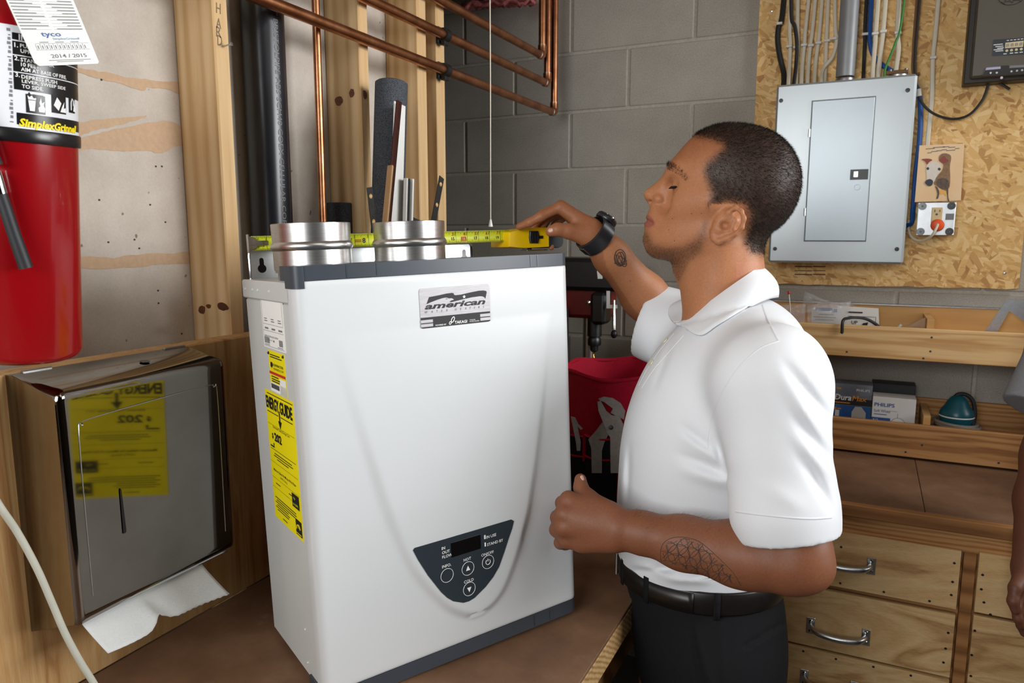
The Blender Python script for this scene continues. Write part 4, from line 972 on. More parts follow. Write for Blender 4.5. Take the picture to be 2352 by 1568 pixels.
MB().box((-.4, 2.372, 1.318), (.355, 2.398, 1.3215), .0005).build('steel_rule', 'steel', None, label='long thin steel strip lying on the back board of the upper shelf', cat='metal strip')
# items in the lower trough
def bulb_box(name, label, x0, x1, y0, y1, z1, build):
    z0 = .938; o = thing(name, label, 'box', ((x0+x1)/2, (y0+y1)/2, z0), 'light bulb boxes'); build(o, x0, x1, y0, y1, z0, z1); return o
plain('card_grey', rgb(150, 158, 168), .45, var=.1, scale=10, c2=rgb(90, 98, 108)); plain('card_blue', rgb(58, 132, 196), .45, var=.2, scale=10, c2=rgb(30, 70, 150)); plain('card_navy', rgb(28, 42, 110), .45)
plain('bulb_white', rgb(214, 214, 208), .4, var=.04); plain('orange_print', rgb(232, 150, 40), .5); plain('card_black', rgb(30, 30, 34), .5); plain('card_white', rgb(226, 226, 224), .5, var=.02)
UX, UZ = A(1, 0, 0), A(0, 0, 1)
def dura(o, x0, x1, y0, y1, z0, z1):
    c = MB().box((x0, y0, z0), (x1, y1, z1), .001).build('carton', 'card_grey', o); w, h = x1-x0, z1-z0; f = lambda u, v, e=.0005: A(x0+u*w, y0-e, z0+v*h)
    m = MB(); m.poly([f(0, .62), f(1, .62), f(1, .74), f(.0, .74)]); m.build('dark_band', 'card_black', c, smooth=0)
    m = MB(); m.poly([f(0, 0), f(1, 0), f(1, .61), f(0, .61)]); m.build('blue_field', 'card_blue', c, smooth=0)
    m = MB(); m.poly([f(0, 0, .0007), f(1, 0, .0007), f(1, .12, .0007), f(.5, .24, .0007), f(0, .3, .0007)]); m.build('navy_field', 'card_navy', c, smooth=0)
    m = MB(); m.poly([f(.45+a, b, .0009) for a, b in ((0, .02), (.08, .05), (.2, .2), (.42, .33), (.42, .5), (.3, .6), (.14, .6), (.06, .5), (.06, .33), (-.02, .1))]); m.build('bulb_picture', 'bulb_white', c, smooth=0)
    m = MB(); txt(m, 'Dura', f(.05, .70, .001), UX, UZ, .017, w*.43, shear=.15, bold=.02); txt(m, 'PHILIPS', f(.6, .88, .001), UX, UZ, .007, w*.34); bar(m, f(.08, .4, .001), UX, UZ, .011, .018); m.build('lettering', 'white_print', c, smooth=0)
    m = MB(); txt(m, 'Max', f(.5, .70, .001), UX, UZ, .015, w*.38, shear=.15, bold=.02); bar(m, f(.05, .645, .001), UX, UZ, w*.4, .003); bar(m, f(.06, .52, .001), UX, UZ, w*.05, .007); bar(m, f(.13, .53, .001), UX, UZ, w*.1, .003); bar(m, f(.08, .9, .001), UX, UZ, w*.12, .004); m.build('lettering', 'orange_print', c, smooth=0)
bulb_box('bulb_box', 'grey and blue long-life light bulb box with large bulb picture on the lower shelf', -.068, .0335, 2.262, 2.332, 1.098, dura)
def phil(o, x0, x1, y0, y1, z0, z1):
    c = MB().box((x0, y0, z0), (x1, y1, z1), .001).build('carton', 'card_white', o); w, h = x1-x0, z1-z0; f = lambda u, v, e=.0005: A(x0+u*w, y0-e, z0+v*h)
    m = MB(); txt(m, 'PHILIPS', f(.05, .80), UX, UZ, .0105, w*.47, bold=.02); txt(m, 'Soft White', f(.05, .68), UX, UZ, .008, w*.38); bar(m, f(.05, .63), UX, UZ, w*.3, .002); m.poly([f(0, .49), f(.44, .49), f(.44, .57), f(0, .57)]); m.build('lettering', 'blue_print', c, smooth=0)
    m = MB(); m.poly([f(0, .37), f(.42, .37), f(.42, .48), f(0, .48)]); bar(m, f(.60, .57), UX, UZ, .0008, .015); bar(m, f(.40, .72), UX, UZ, w*.2, .0006); m.tube([f(.62+.22*math.cos(t), .33+.26*math.sin(t)) for t in np.linspace(0, 2*math.pi, 40)], .0004, 4); m.build('black_field', 'card_black', c, smooth=0)
    m = MB(); txt(m, '60w', f(.03, .385, .0009), UX, UZ, .0085, w*.18, bold=.02); txt(m, 'A19', f(.03, .505, .0009), UX, UZ, .005, w*.12); m.poly([f(.62+.215*math.cos(t), .33+.255*math.sin(t), .0007) for t in np.linspace(0, 2*math.pi, 36)[:-1]]); m.build('lettering', 'white_print', c, smooth=0)
bulb_box('bulb_box', 'white soft-white 60w light bulb box beside the divider', .035, .142, 2.235, 2.30, 1.074, phil)
MB().box((.032, 2.315, .938), (.143, 2.375, 1.098), .001).build('bulb_box', 'card_black', None, label='dark carton standing behind the white bulb box', cat='box', group='light bulb boxes')
# palm sander with coiled cord
SC = A(.243, 2.276, .958)
plain('sander_teal', rgb(14, 84, 96), .35, var=.15, scale=20); plain('cord_taupe', rgb(128, 118, 110), .6)
sd = thing('palm_sander', 'teal palm sander wrapped in its grey cord on the lower shelf', 'sander', SC)
MB().lathe(SC+A(0, 0, .012), (0, 0, 1), [(0, 0), (.035, 0), (.037, .012), (.036, .040), (.041, .055), (.042, .066), (.039, .078), (.030, .090), (.024, .104), (.016, .114), (.008, .118), (0, .119)], 32).build('body', 'sander_teal', sd, smooth=50)
MB().lathe(SC, (0, 0, 1), [(0, 0), (.046, 0), (.046, .011), (0, .011)], 32).build('pad', 'black_rubber', sd)
MB().tube(smooth_path([SC+A(-.012, 0, .118), SC+A(.0, .005, .132), SC+A(.020, .008, .132), SC+A(.036, .008, .116), SC+A(.043, .008, .082), SC+A(.041, .006, .05)], 5), .0055, 10).build('handle_loop', 'black_rubber', sd)
MB().tube([SC+A(.0415*math.cos(a), .0415*math.sin(a), .074) for a in np.linspace(math.pi*1.05, math.pi*1.95, 14)], .0018, 6).build('badge_band', 'white_print', sd)
for k in range(9):
    MB().torus(SC+A(.004*math.sin(k*2), -.003, -.009+.0082*k), (0.06*math.sin(k), .06*math.cos(k), 1), .060-.0012*k, .0047, 36, 8).build('cord_turn', 'cord_taupe', sd)
# things in the upper trough
t = NT('clear_plastic'); t.set(.12, 0, .5, 0, rgb(226, 228, 230)); t.b.inputs['Alpha'].default_value = .24; t.bump(t.noise(t.coord(), 35, 3), .6, .004)
def bag(label, pts, y, dots, ):
    n, mm = 10, 8; rows = []
    tl, tr_, br_, bl_ = [ony(x, yy, y) for x, yy in pts]
    rr = random.Random(len(label))
    for j in range(n+1):
        v = j/n; rows.append([(tl*(1-u)+tr_*u)*(1-v)+(bl_*(1-u)+br_*u)*v + A(0, rr.uniform(-.004, .004)-.008*math.sin(math.pi*v)*math.sin(math.pi*u), 0) for u in np.linspace(0, 1, mm+1)])
    o = thing('plastic_bag', label, 'bag', rows[-1][0], 'plastic parts bags')
    MB().grid(rows).build('film', 'clear_plastic', o, solid=.0006); return o, rows
b1, r1 = bag('crumpled clear plastic bag with a blue-printed white label', ((1855, 700), (1955, 692), (1935, 775), (1855, 775)), 2.262, 0)
q = [ony(x, y, 2.268) for x, y in ((1864, 712), (1938, 706), (1928, 772), (1864, 772))]
lb = MB().poly([q[3], q[2], q[1], q[0]]).build('insert_label', 'paper', b1, smooth=0, solid=.0004)
m = MB(); p = ony(1873, 713, 2.266); bar(m, p, UX, UZ, .045, .009); p = ony(1914, 717, 2.266); bar(m, p, UX, UZ, .010, .010); m.build('blue_mark', 'blue_print', lb, smooth=0)
m = MB()
for k, (x, y, w) in enumerate(((1880, 722, .04), (1868, 728, .06), (1872, 734, .05), (1866, 742, .06), (1866, 750, .045), (1866, 757, .05))): bar(m, ony(x, y, 2.266), UX, UZ, w, .0022)
m.build('lettering', 'grey_print', lb, smooth=0)
b2, r2 = bag('clear plastic bag slumped behind the labelled bag', ((1848, 668), (1900, 690), (1965, 700), (1840, 720)), 2.345, 0)
b3, r3 = bag('clear plastic bag half hidden by the white collar', ((1790, 700), (1850, 698), (1848, 778), (1790, 778)), 2.30, 0)
pp = [ony(x, y, 2.30) for x, y in ((1930, 702), (2018, 708), (2020, 765), (1930, 765))]
pc = MB().poly([pp[3], pp[2], pp[1], pp[0]]).build('parts_packet', 'paper', None, smooth=0, solid=.001, label='white printed packet behind the black cable on the upper shelf', cat='packet')
m = MB(); bar(m, ony(1946, 718, 2.298), UX, UZ, .04, .004); bar(m, ony(1948, 726, 2.298), UX, UZ, .07, .0012); bar(m, ony(2009, 757, 2.298), UX, UZ, .0012, .037)
txt(m, 'UP', ony(1955, 744, 2.298), UX, UZ, .010, bold=.02); m.poly([ony(x, y, 2.298) for x, y in ((1982, 742), (1994, 740), (1990, 755), (1975, 757))]); m.build('lettering', 'black_print', pc, smooth=0)
cb = [ony(x, y, Y) for x, y, Y in ((1934, 762, YS-.006), (1935, 741, YS-.006), (1939, 733, YS+.008), (1945, 731, 2.215), (1962, 729, 2.235), (1985, 731, 2.25), (2005, 740, 2.26), (2022, 756, 2.27))]
cb = [cb[0]-A(0.001, 0, .0)]+cb+[A(cb[-1][0]+.02, 2.28, 1.208)]
MB().tube(smooth_path(cb, 6), .0042, 8).build('black_cable', 'black_rubber', None, label='black cable looped over the front board of the upper shelf', cat='cable')
# folded paper by the divider and a marker pen
MB().prism([tuple(p) for p in ((0, 0), (.052, 0), (.060, .045), (.0, .006))], ony(2072, 760, 2.28), UX, UZ, (0, .004, 0)).build('folded_card', 'torn_paper', None, label='brown folded card leaning on the divider of the upper shelf', cat='card')
MB().cyl(ony(2055, 762, 2.25)-A(.02, 0, .03), ony(2070, 745, 2.25), .004, 10).build('pen', 'white_vinyl', None, label='white pen lying beside the folded card', cat='pen')
a, b = ony(1797, 775, 2.25), ony(1812, 672, 2.25)
zt_ = thing('zip_tie', 'white cable tie with a red tip sticking up from the upper shelf', 'cable tie', a)
MB().tube(smooth_path([A(a[0], a[1], 1.206), a, (a+b)/2+A(.012, 0, 0), b], 5), .0022, 6, flat=.5).build('strap', 'white_vinyl', zt_); MB().ell(b, (.004, .004, .006), 10).build('tip', 'red_print', zt_)
# carpenter's square standing in the trough
yq = 2.33
sq = [ony(x, y, yq) for x, y in ((2256, 770), (2286, 770), (2318, 714), (2352, 738), (2420, 775), (2470, 775), (2352, 690), (2312, 688))]
o = sq[0]; MB().prism([((p-o)[0], (p-o)[2]) for p in sq], o, UX, UZ, (0, .002, 0)).build('steel_square', 'steel', None, label='grey steel carpenter square standing corner-up in the upper shelf', cat='square')
# ---------------------------------------------------------------- electrics on the OSB board
YO = 2.384
xl_, xr_ = -.338, .372
edge = [(xl_, 1.372)]+[(xl_+(xr_-xl_)*k/24, 1.371+.004*k/24+random.uniform(-.0018, .0018)) for k in range(1, 24)]+[(xr_, 1.377), (xr_-.004, 2.40), (xl_-.003, 2.40)]
ob = MB().prism(edge, (0, YO, 0), UX, UZ, (0, .016, 0)).build('osb_board', 'osb', None, smooth=0, label='oriented strand board panel fixed on the block wall behind the electrics', cat='board')
m = MB(); plain('stamp_ink', rgb(92, 66, 44), .8)
for k in range(3):
    for j, w in enumerate((.05, .035)): bar(m, ony(1825+j*42, 613+k*9, YO-.0006), UX, UZ, w, .0035-.001*(k % 2))
m.build('ink_stamp', 'stamp_ink', ob, smooth=0)
for x, y in ((2308, 627), (1773, 25)): p = ony(x, y, YO); MB().lathe(p, (0, -1, 0), [(0, 0), (.004, 0), (.003, .002), (0, .0024)], 12).build('nail_head', 'steel', ob)
plain('panel_grey', rgb(164, 170, 172), .34, .35, .03, 15); plain('panel_door', rgb(150, 158, 162), .36, .5, .03, 15)
YP = 2.28
lc = thing('breaker_panel', 'grey electrical breaker panel with closed door on the strand board', 'breaker panel', (-.09, 2.33, 1.44))
PX0, PX1, PZ0, PZ1 = -.268, .086, 1.4405, 1.945
MB().box((PX0+.008, YP+.012, PZ0+.008), (PX1-.008, YO-.0004, PZ1-.008)).build('box', 'panel_grey', lc)
MB().box((PX0, YP, PZ0), (PX1, YP+.012, PZ1), .006).build('cover', 'panel_grey', lc, smooth=20)
d0, d1 = ony(1845, 553, YP), ony(1990, 243, YP); dx0, dx1, dz0, dz1 = d0[0]+.003, .0-.004, d0[2], 1.893
dx1 = ony(2005, 300, YP)[0]
MB().box((dx0-.002, YP-.0006, dz0-.002), (dx1+.002, YP+.001, dz1+.002)).build('door_gap', 'steel_dark', lc)
dr = MB().box((dx0, YP-.004, dz0), (dx1, YP, dz1), .0018).build('door', 'panel_door', lc, smooth=20)
ld = [ony(x, y, YP-.004) for x, y in ((1952, 413), (1995, 388))]
lat = MB().box((ld[0][0], YP-.0055, ld[0][2]), (ld[1][0], YP-.0035, ld[1][2]), .0005).build('latch_plate', 'black_plastic', dr)
MB().box((ld[0][0]+.008, YP-.0085, ld[0][2]+.006), (ld[0][0]+.02, YP-.005, ld[1][2]-.005), .001).build('latch', 'steel', lat)
for zz in (1.795, 1.575): MB().cyl((dx0-.003, YP-.003, zz), (dx0-.003, YP-.003, zz+.022), .0032, 10).build('hinge', 'chrome', lc)
for x, y in ((1794, 231), (2085, 207), (1780, 571), (2060, 572)):
    p = ony(x, y, YP); MB().lathe(p, (0, -1, 0), [(0, 0), (.0058, 0), (.0052, .003), (.002, .0036), (0, .003)], 14).build('cover_screw', 'black_plastic', lc)
p = ony(1969, 430, YP-.0042); MB().torus(p, (0, 1, 0), .0075, .0003, 24, 4).build('embossed_ring', 'panel_grey', dr)
# conduit
plain('conduit_grey', rgb(142, 144, 146), .45, .2, .12, 25)
cx = ony(1944, 120, 2.32)[0]
cd = thing('conduit', 'thick grey conduit entering the top of the breaker panel', 'conduit', (cx, 2.335, 1.945))
MB().cyl((cx, 2.335, 1.962), (cx, 2.335, 2.40), .0245, 28).build('pipe', 'conduit_grey', cd)
MB().lathe((cx, 2.335, PZ1-.008), (0, 0, 1), [(0, 0), (.0255, 0), (.0255, .016), (.0245, .02), (0, .02)], 28).build('connector', 'galvanised', cd)
# cables into the panel
plain('cable_white', rgb(214, 204, 182), .5, var=.06); plain('cable_black', rgb(34, 34, 33), .5); plain('cable_blue', rgb(28, 84, 156), .45); plain('cable_green', rgb(58, 140, 60), .45); plain('cable_brown', rgb(120, 84, 60), .5); plain('staple_white', rgb(222, 220, 212), .45)
def cable(label, pts, r, mat, Y=2.375, flat=1.0, group='cables on the strand board', clip=None, end=None):
    P = [ony(x, y, yy if yy else Y) for x, y, yy in [(q if len(q) == 3 else (*q, None)) for q in pts]]
    P[0] = A(P[0][0], P[0][1], 2.40) if pts[0][1] <= 0 else P[0]
    if end is not None: P.append(A(*end))
    o = thing('cable', label, 'cable', P[-1], group)
    MB().tube(smooth_path(P, 6), r, 8, flat=flat, up=(0, 1, 0)).build('sheath', mat, o)
    if clip:
        c = ony(clip[0], clip[1], Y); MB().box((c[0]-.0082, Y-r-.003, c[2]-.0035), (c[0]+.0082, YO, c[2]+.0035), .0012).build('staple', 'staple_white', o)
def pe(px): q = ony(px, 185, 2.34); return (q[0], 2.34, 1.935)
cable('thick black cable, leftmost of the bundle entering the panel top', [(1806, -5), (1797, 30), (1788, 62), (1786, 95), (1792, 135), (1800, 170)], .0075, 'cable_black', 2.374, clip=(1791, 55), end=pe(1800))
cable('thin black cable crossing the white cables left of the conduit', [(1812, -5), (1817, 25), (1825, 60), (1830, 100), (1828, 150)], .005, 'cable_black', 2.356, end=(pe(1824)[0], 2.320, 1.938))
for k, (pts, clip) in enumerate((
    ([(1813, -5), (1814, 50), (1815, 100), (1813, 150)], (1813, 107)), ([(1826, -5), (1832, 50), (1833, 100), (1830, 150)], (1829, 109)),
    ([(1868, -5), (1852, 50), (1848, 100), (1843, 150)], (1847, 104)), ([(1879, -5), (1868, 50), (1862, 100), (1857, 150)], (1863, 105)),
    ([(1892, -5), (1884, 50), (1879, 100), (1873, 150)], (1880, 99)), ([(1899, -5), (1900, 50), (1898, 100), (1896, 150)], (1900, 94)),
    ([(1906, -5), (1918, 50), (1922, 90), (1912, 130), (1890, 160)], (1916, 89)))):
    nm = ['first', 'second', 'third', 'fourth', 'fifth', 'sixth', 'seventh'][k]
    cable('white flat cable, %s from the left in the bundle beside the conduit' % nm, pts, .0055, 'cable_white', 2.372 if k < 6 else 2.360, flat=.6, clip=clip, end=pe(pts[-1][0]-2) if k < 6 else (pe(1888)[0], 2.324, 1.94))
cable('black cable just right of the conduit', [(1989, -5), (1988, 40), (1987, 80), (1984, 150)], .005, 'cable_black', 2.372, clip=(1987, 79), end=pe(1983))
cable('blue cable curving behind the top right corner of the panel and down its side', [(2000, -5), (1999, 50), (2000, 105), (2012, 135), (2040, 158), (2075, 176), (2105, 200), (2114, 240), (2112, 320), (2103, 400), (2097, 480), (2092, 513)], .0065, 'cable_blue', 2.3752, end=(.075, 2.35, 1.545))
cable('white cable right of the blue cable', [(2019, -5), (2013, 50), (2010, 100), (2005, 160)], .006, 'cable_white', 2.353, flat=.7, clip=(2010, 78), end=pe(2004))
cable('white cable, middle of those right of the conduit', [(2036, -5), (2030, 50), (2024, 110), (2018, 160)], .006, 'cable_white', 2.353, flat=.7, clip=(2029, 73), end=pe(2017))
cable('white cable next to the green wire', [(2064, -5), (2062, 50), (2064, 110), (2058, 160)], .006, 'cable_white', 2.353, flat=.7, clip=(2062, 76), end=pe(2056))
cable('thin green wire slanting to the top of the panel', [(2086, -5), (2072, 40), (2056, 100), (2038, 145), (2032, 165)], .003, 'cable_green', 2.344, end=pe(2032))
cable('thin black cable looping from above the panel to the dark controller', [(2115, -5), (2108, 50), (2103, 110), (2102, 170), (2112, 225), (2140, 258), (2185, 273), (2225, 264), (2255, 232), (2268, 200), (2273, 180)], .0034, 'cable_black', 2.360, end=(.305, 2.36, 1.90))
cable('brown cable beside the thin black one', [(2107, -5), (2102, 50), (2098, 110), (2097, 165)], .0035, 'cable_brown', 2.366, end=(.094, 2.366, 1.96))
cable('long white cable running down to the outlet box', [(2158, -5), (2150, 60), (2143, 130), (2141, 210), (2136, 270), (2130, 335), (2128, 400)], .006, 'cable_white', 2.374, flat=.7, clip=(2143, 133), end=(.13, 2.374, 1.606))
m = MB(); c0 = ony(2062, 178, 2.33)
kn = thing('knockout_ring', 'rusty round cable clamp on the top edge of the breaker panel', 'cable clamp', (c0[0], 2.31, 1.94))
plain('rust', rgb(120, 84, 52), .6, .4, .4, 60)
MB().lathe((c0[0], 2.318, 1.940), (0, 0, 1), [(.016, 0), (.026, 0), (.026, .010), (.022, .014), (.016, .014)], 20, cap=False).build('ring', 'galvanised', kn); MB().box((c0[0]-.03, 2.30, 1.952), (c0[0]+.024, 2.308, 1.962), .001).build('bar', 'rust', kn)
for sx in (-.02, .018): MB().lathe((c0[0]+sx, 2.304, 1.96), (0, 0, 1), [(0, 0), (.005, 0), (.004, .005), (0, .006)], 10).build('screw', 'steel', kn)
MB().tube([ony(2109, 205, 2.36), ony(2111, 221, 2.36)], .0072, 10).build('cable_sleeve', 'staple_white', None, label='short white sleeve on the blue cable beside the panel corner', cat='sleeve')
# outlet box with orange plug
b0, b1_ = ony(2103, 541, 2.33), ony(2197, 463, 2.33)
ot = thing('outlet_box', 'square metal outlet box with a beige receptacle on the strand board', 'outlet box', (.15, 2.36, b0[2]))
MB().box((b0[0]+.003, 2.332, b0[2]+.003), (b1_[0]-.003, YO, b1_[2]-.003)).build('box', 'steel_dark', ot)
MB().box((b0[0], 2.329, b0[2]), (b1_[0], 2.332, b1_[2]), .002).build('cover_plate', 'galvanised', ot)
for x in (b0[0]+.011, b1_[0]-.011):
    for z in (b0[2]+.011, b1_[2]-.011): MB().lathe((x, 2.329, z), (0, -1, 0), [(0, 0), (.0105, 0), (.010, .002), (0, .002)], 14).build('corner_boss', 'chrome', ot); MB().lathe((x, 2.3268, z), (0, -1, 0), [(0, 0), (.003, 0), (.0025, .001), (0, .001)], 8).build('screw', 'steel_dark', ot)
plain('outlet_beige', rgb(214, 190, 140), .5)
r0, r1_ = ony(2137, 520, 2.327), ony(2166, 476, 2.327)
oc = MB().box((r0[0], 2.3262, r0[2]), (r1_[0], 2.33, r1_[2]), .0015).build('receptacle', 'outlet_beige', ot)
for px, py, w, h in ((2146.5, 487, .0018, .007), (2158, 486.5, .0018, .006)): p = ony(px, py, 2.326); MB().box((p[0], 2.3256, p[2]), (p[0]+w, 2.327, p[2]+h)).build('slot', 'black_plastic', oc)
p = ony(2151.5, 492, 2.326); MB().lathe((p[0], 2.3262, p[2]), (0, -1, 0), [(0, 0), (.0028, 0), (.0028, .0005), (0, .0005)], 10).build('slot', 'black_plastic', oc)
lbp = ony(2171, 505, 2.3285); MB().poly([A(lbp[0], 2.3284, lbp[2]), A(lbp[0]+.02, 2.3284, lbp[2]), A(lbp[0]+.02, 2.3284, lbp[2]+.017), A(lbp[0], 2.3284, lbp[2]+.017)]).build('sticker', 'grey_print', ot, smooth=0)
plain('plug_orange', rgb(236, 84, 24), .45)
pc_ = ony(2153, 517, 2.32)
pg = thing('plug', 'round orange plug with a beige cord in the outlet box', 'plug', (pc_[0], 2.32, pc_[2]-.017))
MB().lathe((pc_[0], 2.3258, pc_[2]), (0, -1, 0), [(0, 0), (.0165, 0), (.0165, .008), (.014, .013), (.007, .016), (0, .016)], 24).build('cap', 'plug_orange', pg)
MB().tube(smooth_path([A(pc_[0], 2.312, pc_[2]+.002), ony(2150, 525, 2.292), ony(2138, 543, 2.295), ony(2115, 553, 2.325), ony(2095, 545, 2.35), ony(2087, 525, 2.365), ony(2087, 505, 2.375)], 6), .0035, 8).build('cord', 'cable_white', pg)
# greeting card with a dog drawing
plain('card_peach', rgb(236, 206, 168), .6, var=.06, scale=8, c2=rgb(232, 190, 136))
YD = 2.352
dc = [ony(x, y, YD) for x, y in ((2101, 464), (2207, 460), (2215, 330), (2112, 334))]
dog = thing('greeting_card', 'peach greeting card with a drawing of a long-nosed dog above the outlet box', 'card', dc[0])
card2 = MB().poly([dc[0], dc[1], dc[2], dc[3]]).build('card', 'card_peach', dog, smooth=0, solid=.0015)
def dz_(x, y, e=.0012): return ony(2090+x/6.533, 320+y/6.533, YD-e)
def dpoly(name, pts, mat, e, sm=True):
    P = smooth_path([dz_(x, y, e) for x, y in pts], 4, True) if sm else [dz_(x, y, e) for x, y in pts]
    MB().poly(P).build(name, mat, card2, smooth=0)
plain('fur_brown', rgb(158, 124, 92), .8, scale=220, var=.4); plain('fur_grey', rgb(110, 94, 82), .8, scale=220, var=.4); plain('fur_cream', rgb(226, 216, 202), .8, var=.08, scale=150); plain('nose_blue', rgb(40, 42, 56), .5); plain('ear_red', rgb(150, 74, 66), .7); plain('amber', rgb(240, 180, 80), .6)
dpoly('drawn_body', [(440, 250), (500, 210), (580, 220), (620, 270), (600, 400), (605, 560), (600, 680), (580, 740), (540, 770), (470, 745), (400, 700), (360, 660), (400, 560), (480, 470), (500, 380), (440, 320)], 'fur_brown', .0014)
dpoly('drawn_body', [(400, 620), (470, 580), (560, 600), (590, 680), (560, 740), (480, 740), (410, 690)], 'fur_grey', .0016)
dpoly('drawn_leg', [(375, 700), (420, 730), (440, 800), (425, 880), (395, 890), (410, 820), (395, 750)], 'fur_grey', .0015); dpoly('drawn_leg', [(545, 740), (575, 750), (575, 850), (590, 925), (570, 925), (555, 830)], 'fur_grey', .0015)
dpoly('drawn_patch', [(450, 755), (530, 770), (550, 830), (540, 850), (510, 810), (470, 830), (445, 800)], 'amber', .0015)
dpoly('drawn_head', [(250, 400), (300, 350), (380, 335), (450, 370), (470, 420), (440, 500), (390, 580), (360, 640), (310, 660), (260, 620), (250, 520)], 'fur_cream', .0018)
dpoly('drawn_ear', [(175, 300), (220, 290), (290, 290), (335, 310), (290, 340), (255, 375), (225, 330)], 'ear_red', .002); dpoly('drawn_ear', [(430, 330), (460, 290), (510, 250), (560, 300), (590, 320), (540, 350), (500, 360), (450, 320)], 'ear_red', .002)
dpoly('drawn_nose', [(225, 650), (250, 610), (300, 595), (345, 620), (340, 670), (310, 700), (265, 695)], 'nose_blue', .0022)
for x, y in ((268, 437), (440, 445)): dpoly('drawn_eye', [(x-22, y), (x, y-22), (x+24, y), (x, y+24)], 'nose_blue', .0022)
m = MB(); uxd = unit(dc[1]-dc[0])
for k, (x, y, w) in enumerate(((235, 150, 105), (345, 130, 135), (495, 120, 70), (580, 128, 75), (675, 145, 50), (260, 210, 50), (318, 190, 70), (400, 178, 60), (475, 165, 60), (545, 175, 100))): bar(m, dz_(x, y), uxd, UZ, w/6.533*.00137, .0022)
m.build('handwriting', 'grey_print', card2, smooth=0)
# dark wall controller
plain('ctrl_brown', rgb(84, 78, 68), .45, .2, .05, 20); plain('ctrl_side', rgb(46, 38, 28), .5); plain('lcd', rgb(206, 190, 150), .4)
YX = 2.30
cz = ony(2232, 178, YX)[2]; cx0 = ony(2229, 178, YX)[0]
ct = thing('wall_controller', 'dark brown wall controller with a four-digit display at the top right', 'controller', (cx0+.12, 2.34, cz-.01))
MB().box((cx0, YX, cz), (cx0+.25, YO, cz+.34), .004).build('case', 'ctrl_brown', ct)
MB().box((cx0-.012, YX+.03, cz-.01), (cx0+.26, YO, cz+.35), .002).build('back_plate', 'ctrl_side', ct)
def cz2(x, y, e=.0008): return ony(2200+x/7.125, y/7.125, YX-e)
a, b = cz2(400, 1250), cz2(450, 1130)
tb_ = MB().prism([((p-a)[0], (p-a)[2]) for p in (a, cz2(470, 1110), cz2(700, 1090), cz2(710, 1075), cz2(830, 1070), cz2(840, 1090), cz2(1500, 1020), cz2(1500, 1190), )], a, UX, UZ, (0, -.001, 0)).build('terminal_recess', 'display_black', ct)
plain('strip_lilac', rgb(176, 170, 200), .5)
for x0, x1, y, mt in ((450, 700, 1120, 'strip_lilac'), (840, 1250, 1085, 'grey_print')):
    p = cz2(x0, y+28, .002); MB().poly([p, cz2(x1, y+5, .002), cz2(x1, y-32, .002), cz2(x0+15, y-12, .002)]).build('terminal_label', mt, tb_, smooth=0)
for x, y in ((535, 1195), (635, 1192), (875, 1170), (965, 1160), (1050, 1150)): p = cz2(x, y, .001); MB().lathe(p, (0, -1, 0), [(0, 0), (.0032, 0), (.0025, .002), (0, .002)], 10).build('terminal_screw', 'steel', tb_)
p = cz2(715, 1272, 0); MB().lathe(p, (0, -1, 0), [(0, 0), (.004, 0), (.003, .002), (0, .002)], 10).build('case_screw', 'galvanised', ct)
f0 = [cz2(570, 915), cz2(1250, 880), cz2(1250, 600), cz2(585, 650)]
fp = MB().poly(f0).build('face_plate', 'panel_dark', ct, smooth=0)
d0 = cz2(772, 790, .0014); d1 = cz2(1072, 672, .0014)
dp = MB().poly([d0, cz2(1066, 765, .0014), cz2(1078, 665, .0014), cz2(778, 700, .0014)]).build('display', 'lcd', fp, smooth=0)
m = MB()
for k in range(4): txt(m, '8', cz2(790+k*72, 770-k*7, .0018), UX, UZ, .008, .0065)
m.build('digit', 'grey_print', dp, smooth=0)
for x, y in ((800, 830), (877, 822), (956, 813), (1036, 804)): p = cz2(x, y, .0012); MB().lathe(p, (0, -1, 0), [(0, 0), (.0034, 0), (.003, .001), (0, .001)], 12).build('button', 'lcd', fp)
m = MB()
for k, y in enumerate((740, 770, 795, 822, 845)): bar(m, cz2(585+(k % 3)*30, y, .0013), UX, UZ, .02-.003*(k % 3), .0016)
for x in (745, 850, 930, 1010): bar(m, cz2(x, 888-(x-745)*.1, .0013), UX, UZ, .007, .0016)
for k in range(5): bar(m, cz2(800+k*58, 668-k*6, .0013), UX, UZ, .005, .0014)
m.build('lettering', 'white_print', fp, smooth=0)
m = MB(); c = cz2(890, -60, .0006); m.tube([c+A(.028*math.cos(t), 0, .0205*math.sin(t)) for t in np.linspace(0, 2*math.pi, 40)], .0006, 5)
for k in range(5): m.tube([c+A(-.022+k*.009, 0, -.010), c+A(-.016+k*.009, 0, -.016+.004*(k % 2)), c+A(-.012+k*.009, 0, -.006)], .0007, 5)
m.build('emblem', 'ctrl_side', ct)
# ---------------------------------------------------------------- drill press on the back bench
plain('drill_red', rgb(112, 20, 22), .4, var=.2)
dpx = -.772; dpy = 2.13
dp_ = thing('drill_press', 'black and red bench drill press with chuck and bit behind the water heater', 'drill press', (dpx, dpy, BENCH))
MB().box((dpx-.10, dpy-.13, BENCH), (dpx+.10, dpy+.11, BENCH+.025), .006).build('base', 'black_plastic', dp_)
MB().cyl((dpx, dpy, BENCH+.02), (dpx, dpy, 1.36), .0185, 24).build('column', 'brushed_metal', dp_)
MB().box((dpx-.11, dpy-.05, 1.268), (dpx+.075, dpy+.05, 1.385), .012).build('head', 'drill_red', dp_)
MB().box((dpx-.16, dpy-.075, 1.355), (dpx+.13, dpy+.075, 1.452), .012).build('belt_cover', 'black_plastic', dp_)
qx = ony(1375, 780, dpy)[0]
MB().box((dpx+.03, dpy-.078, 1.255), (qx+.045, dpy-.01, 1.352), .010).build('front_housing', 'black_plastic', dp_)
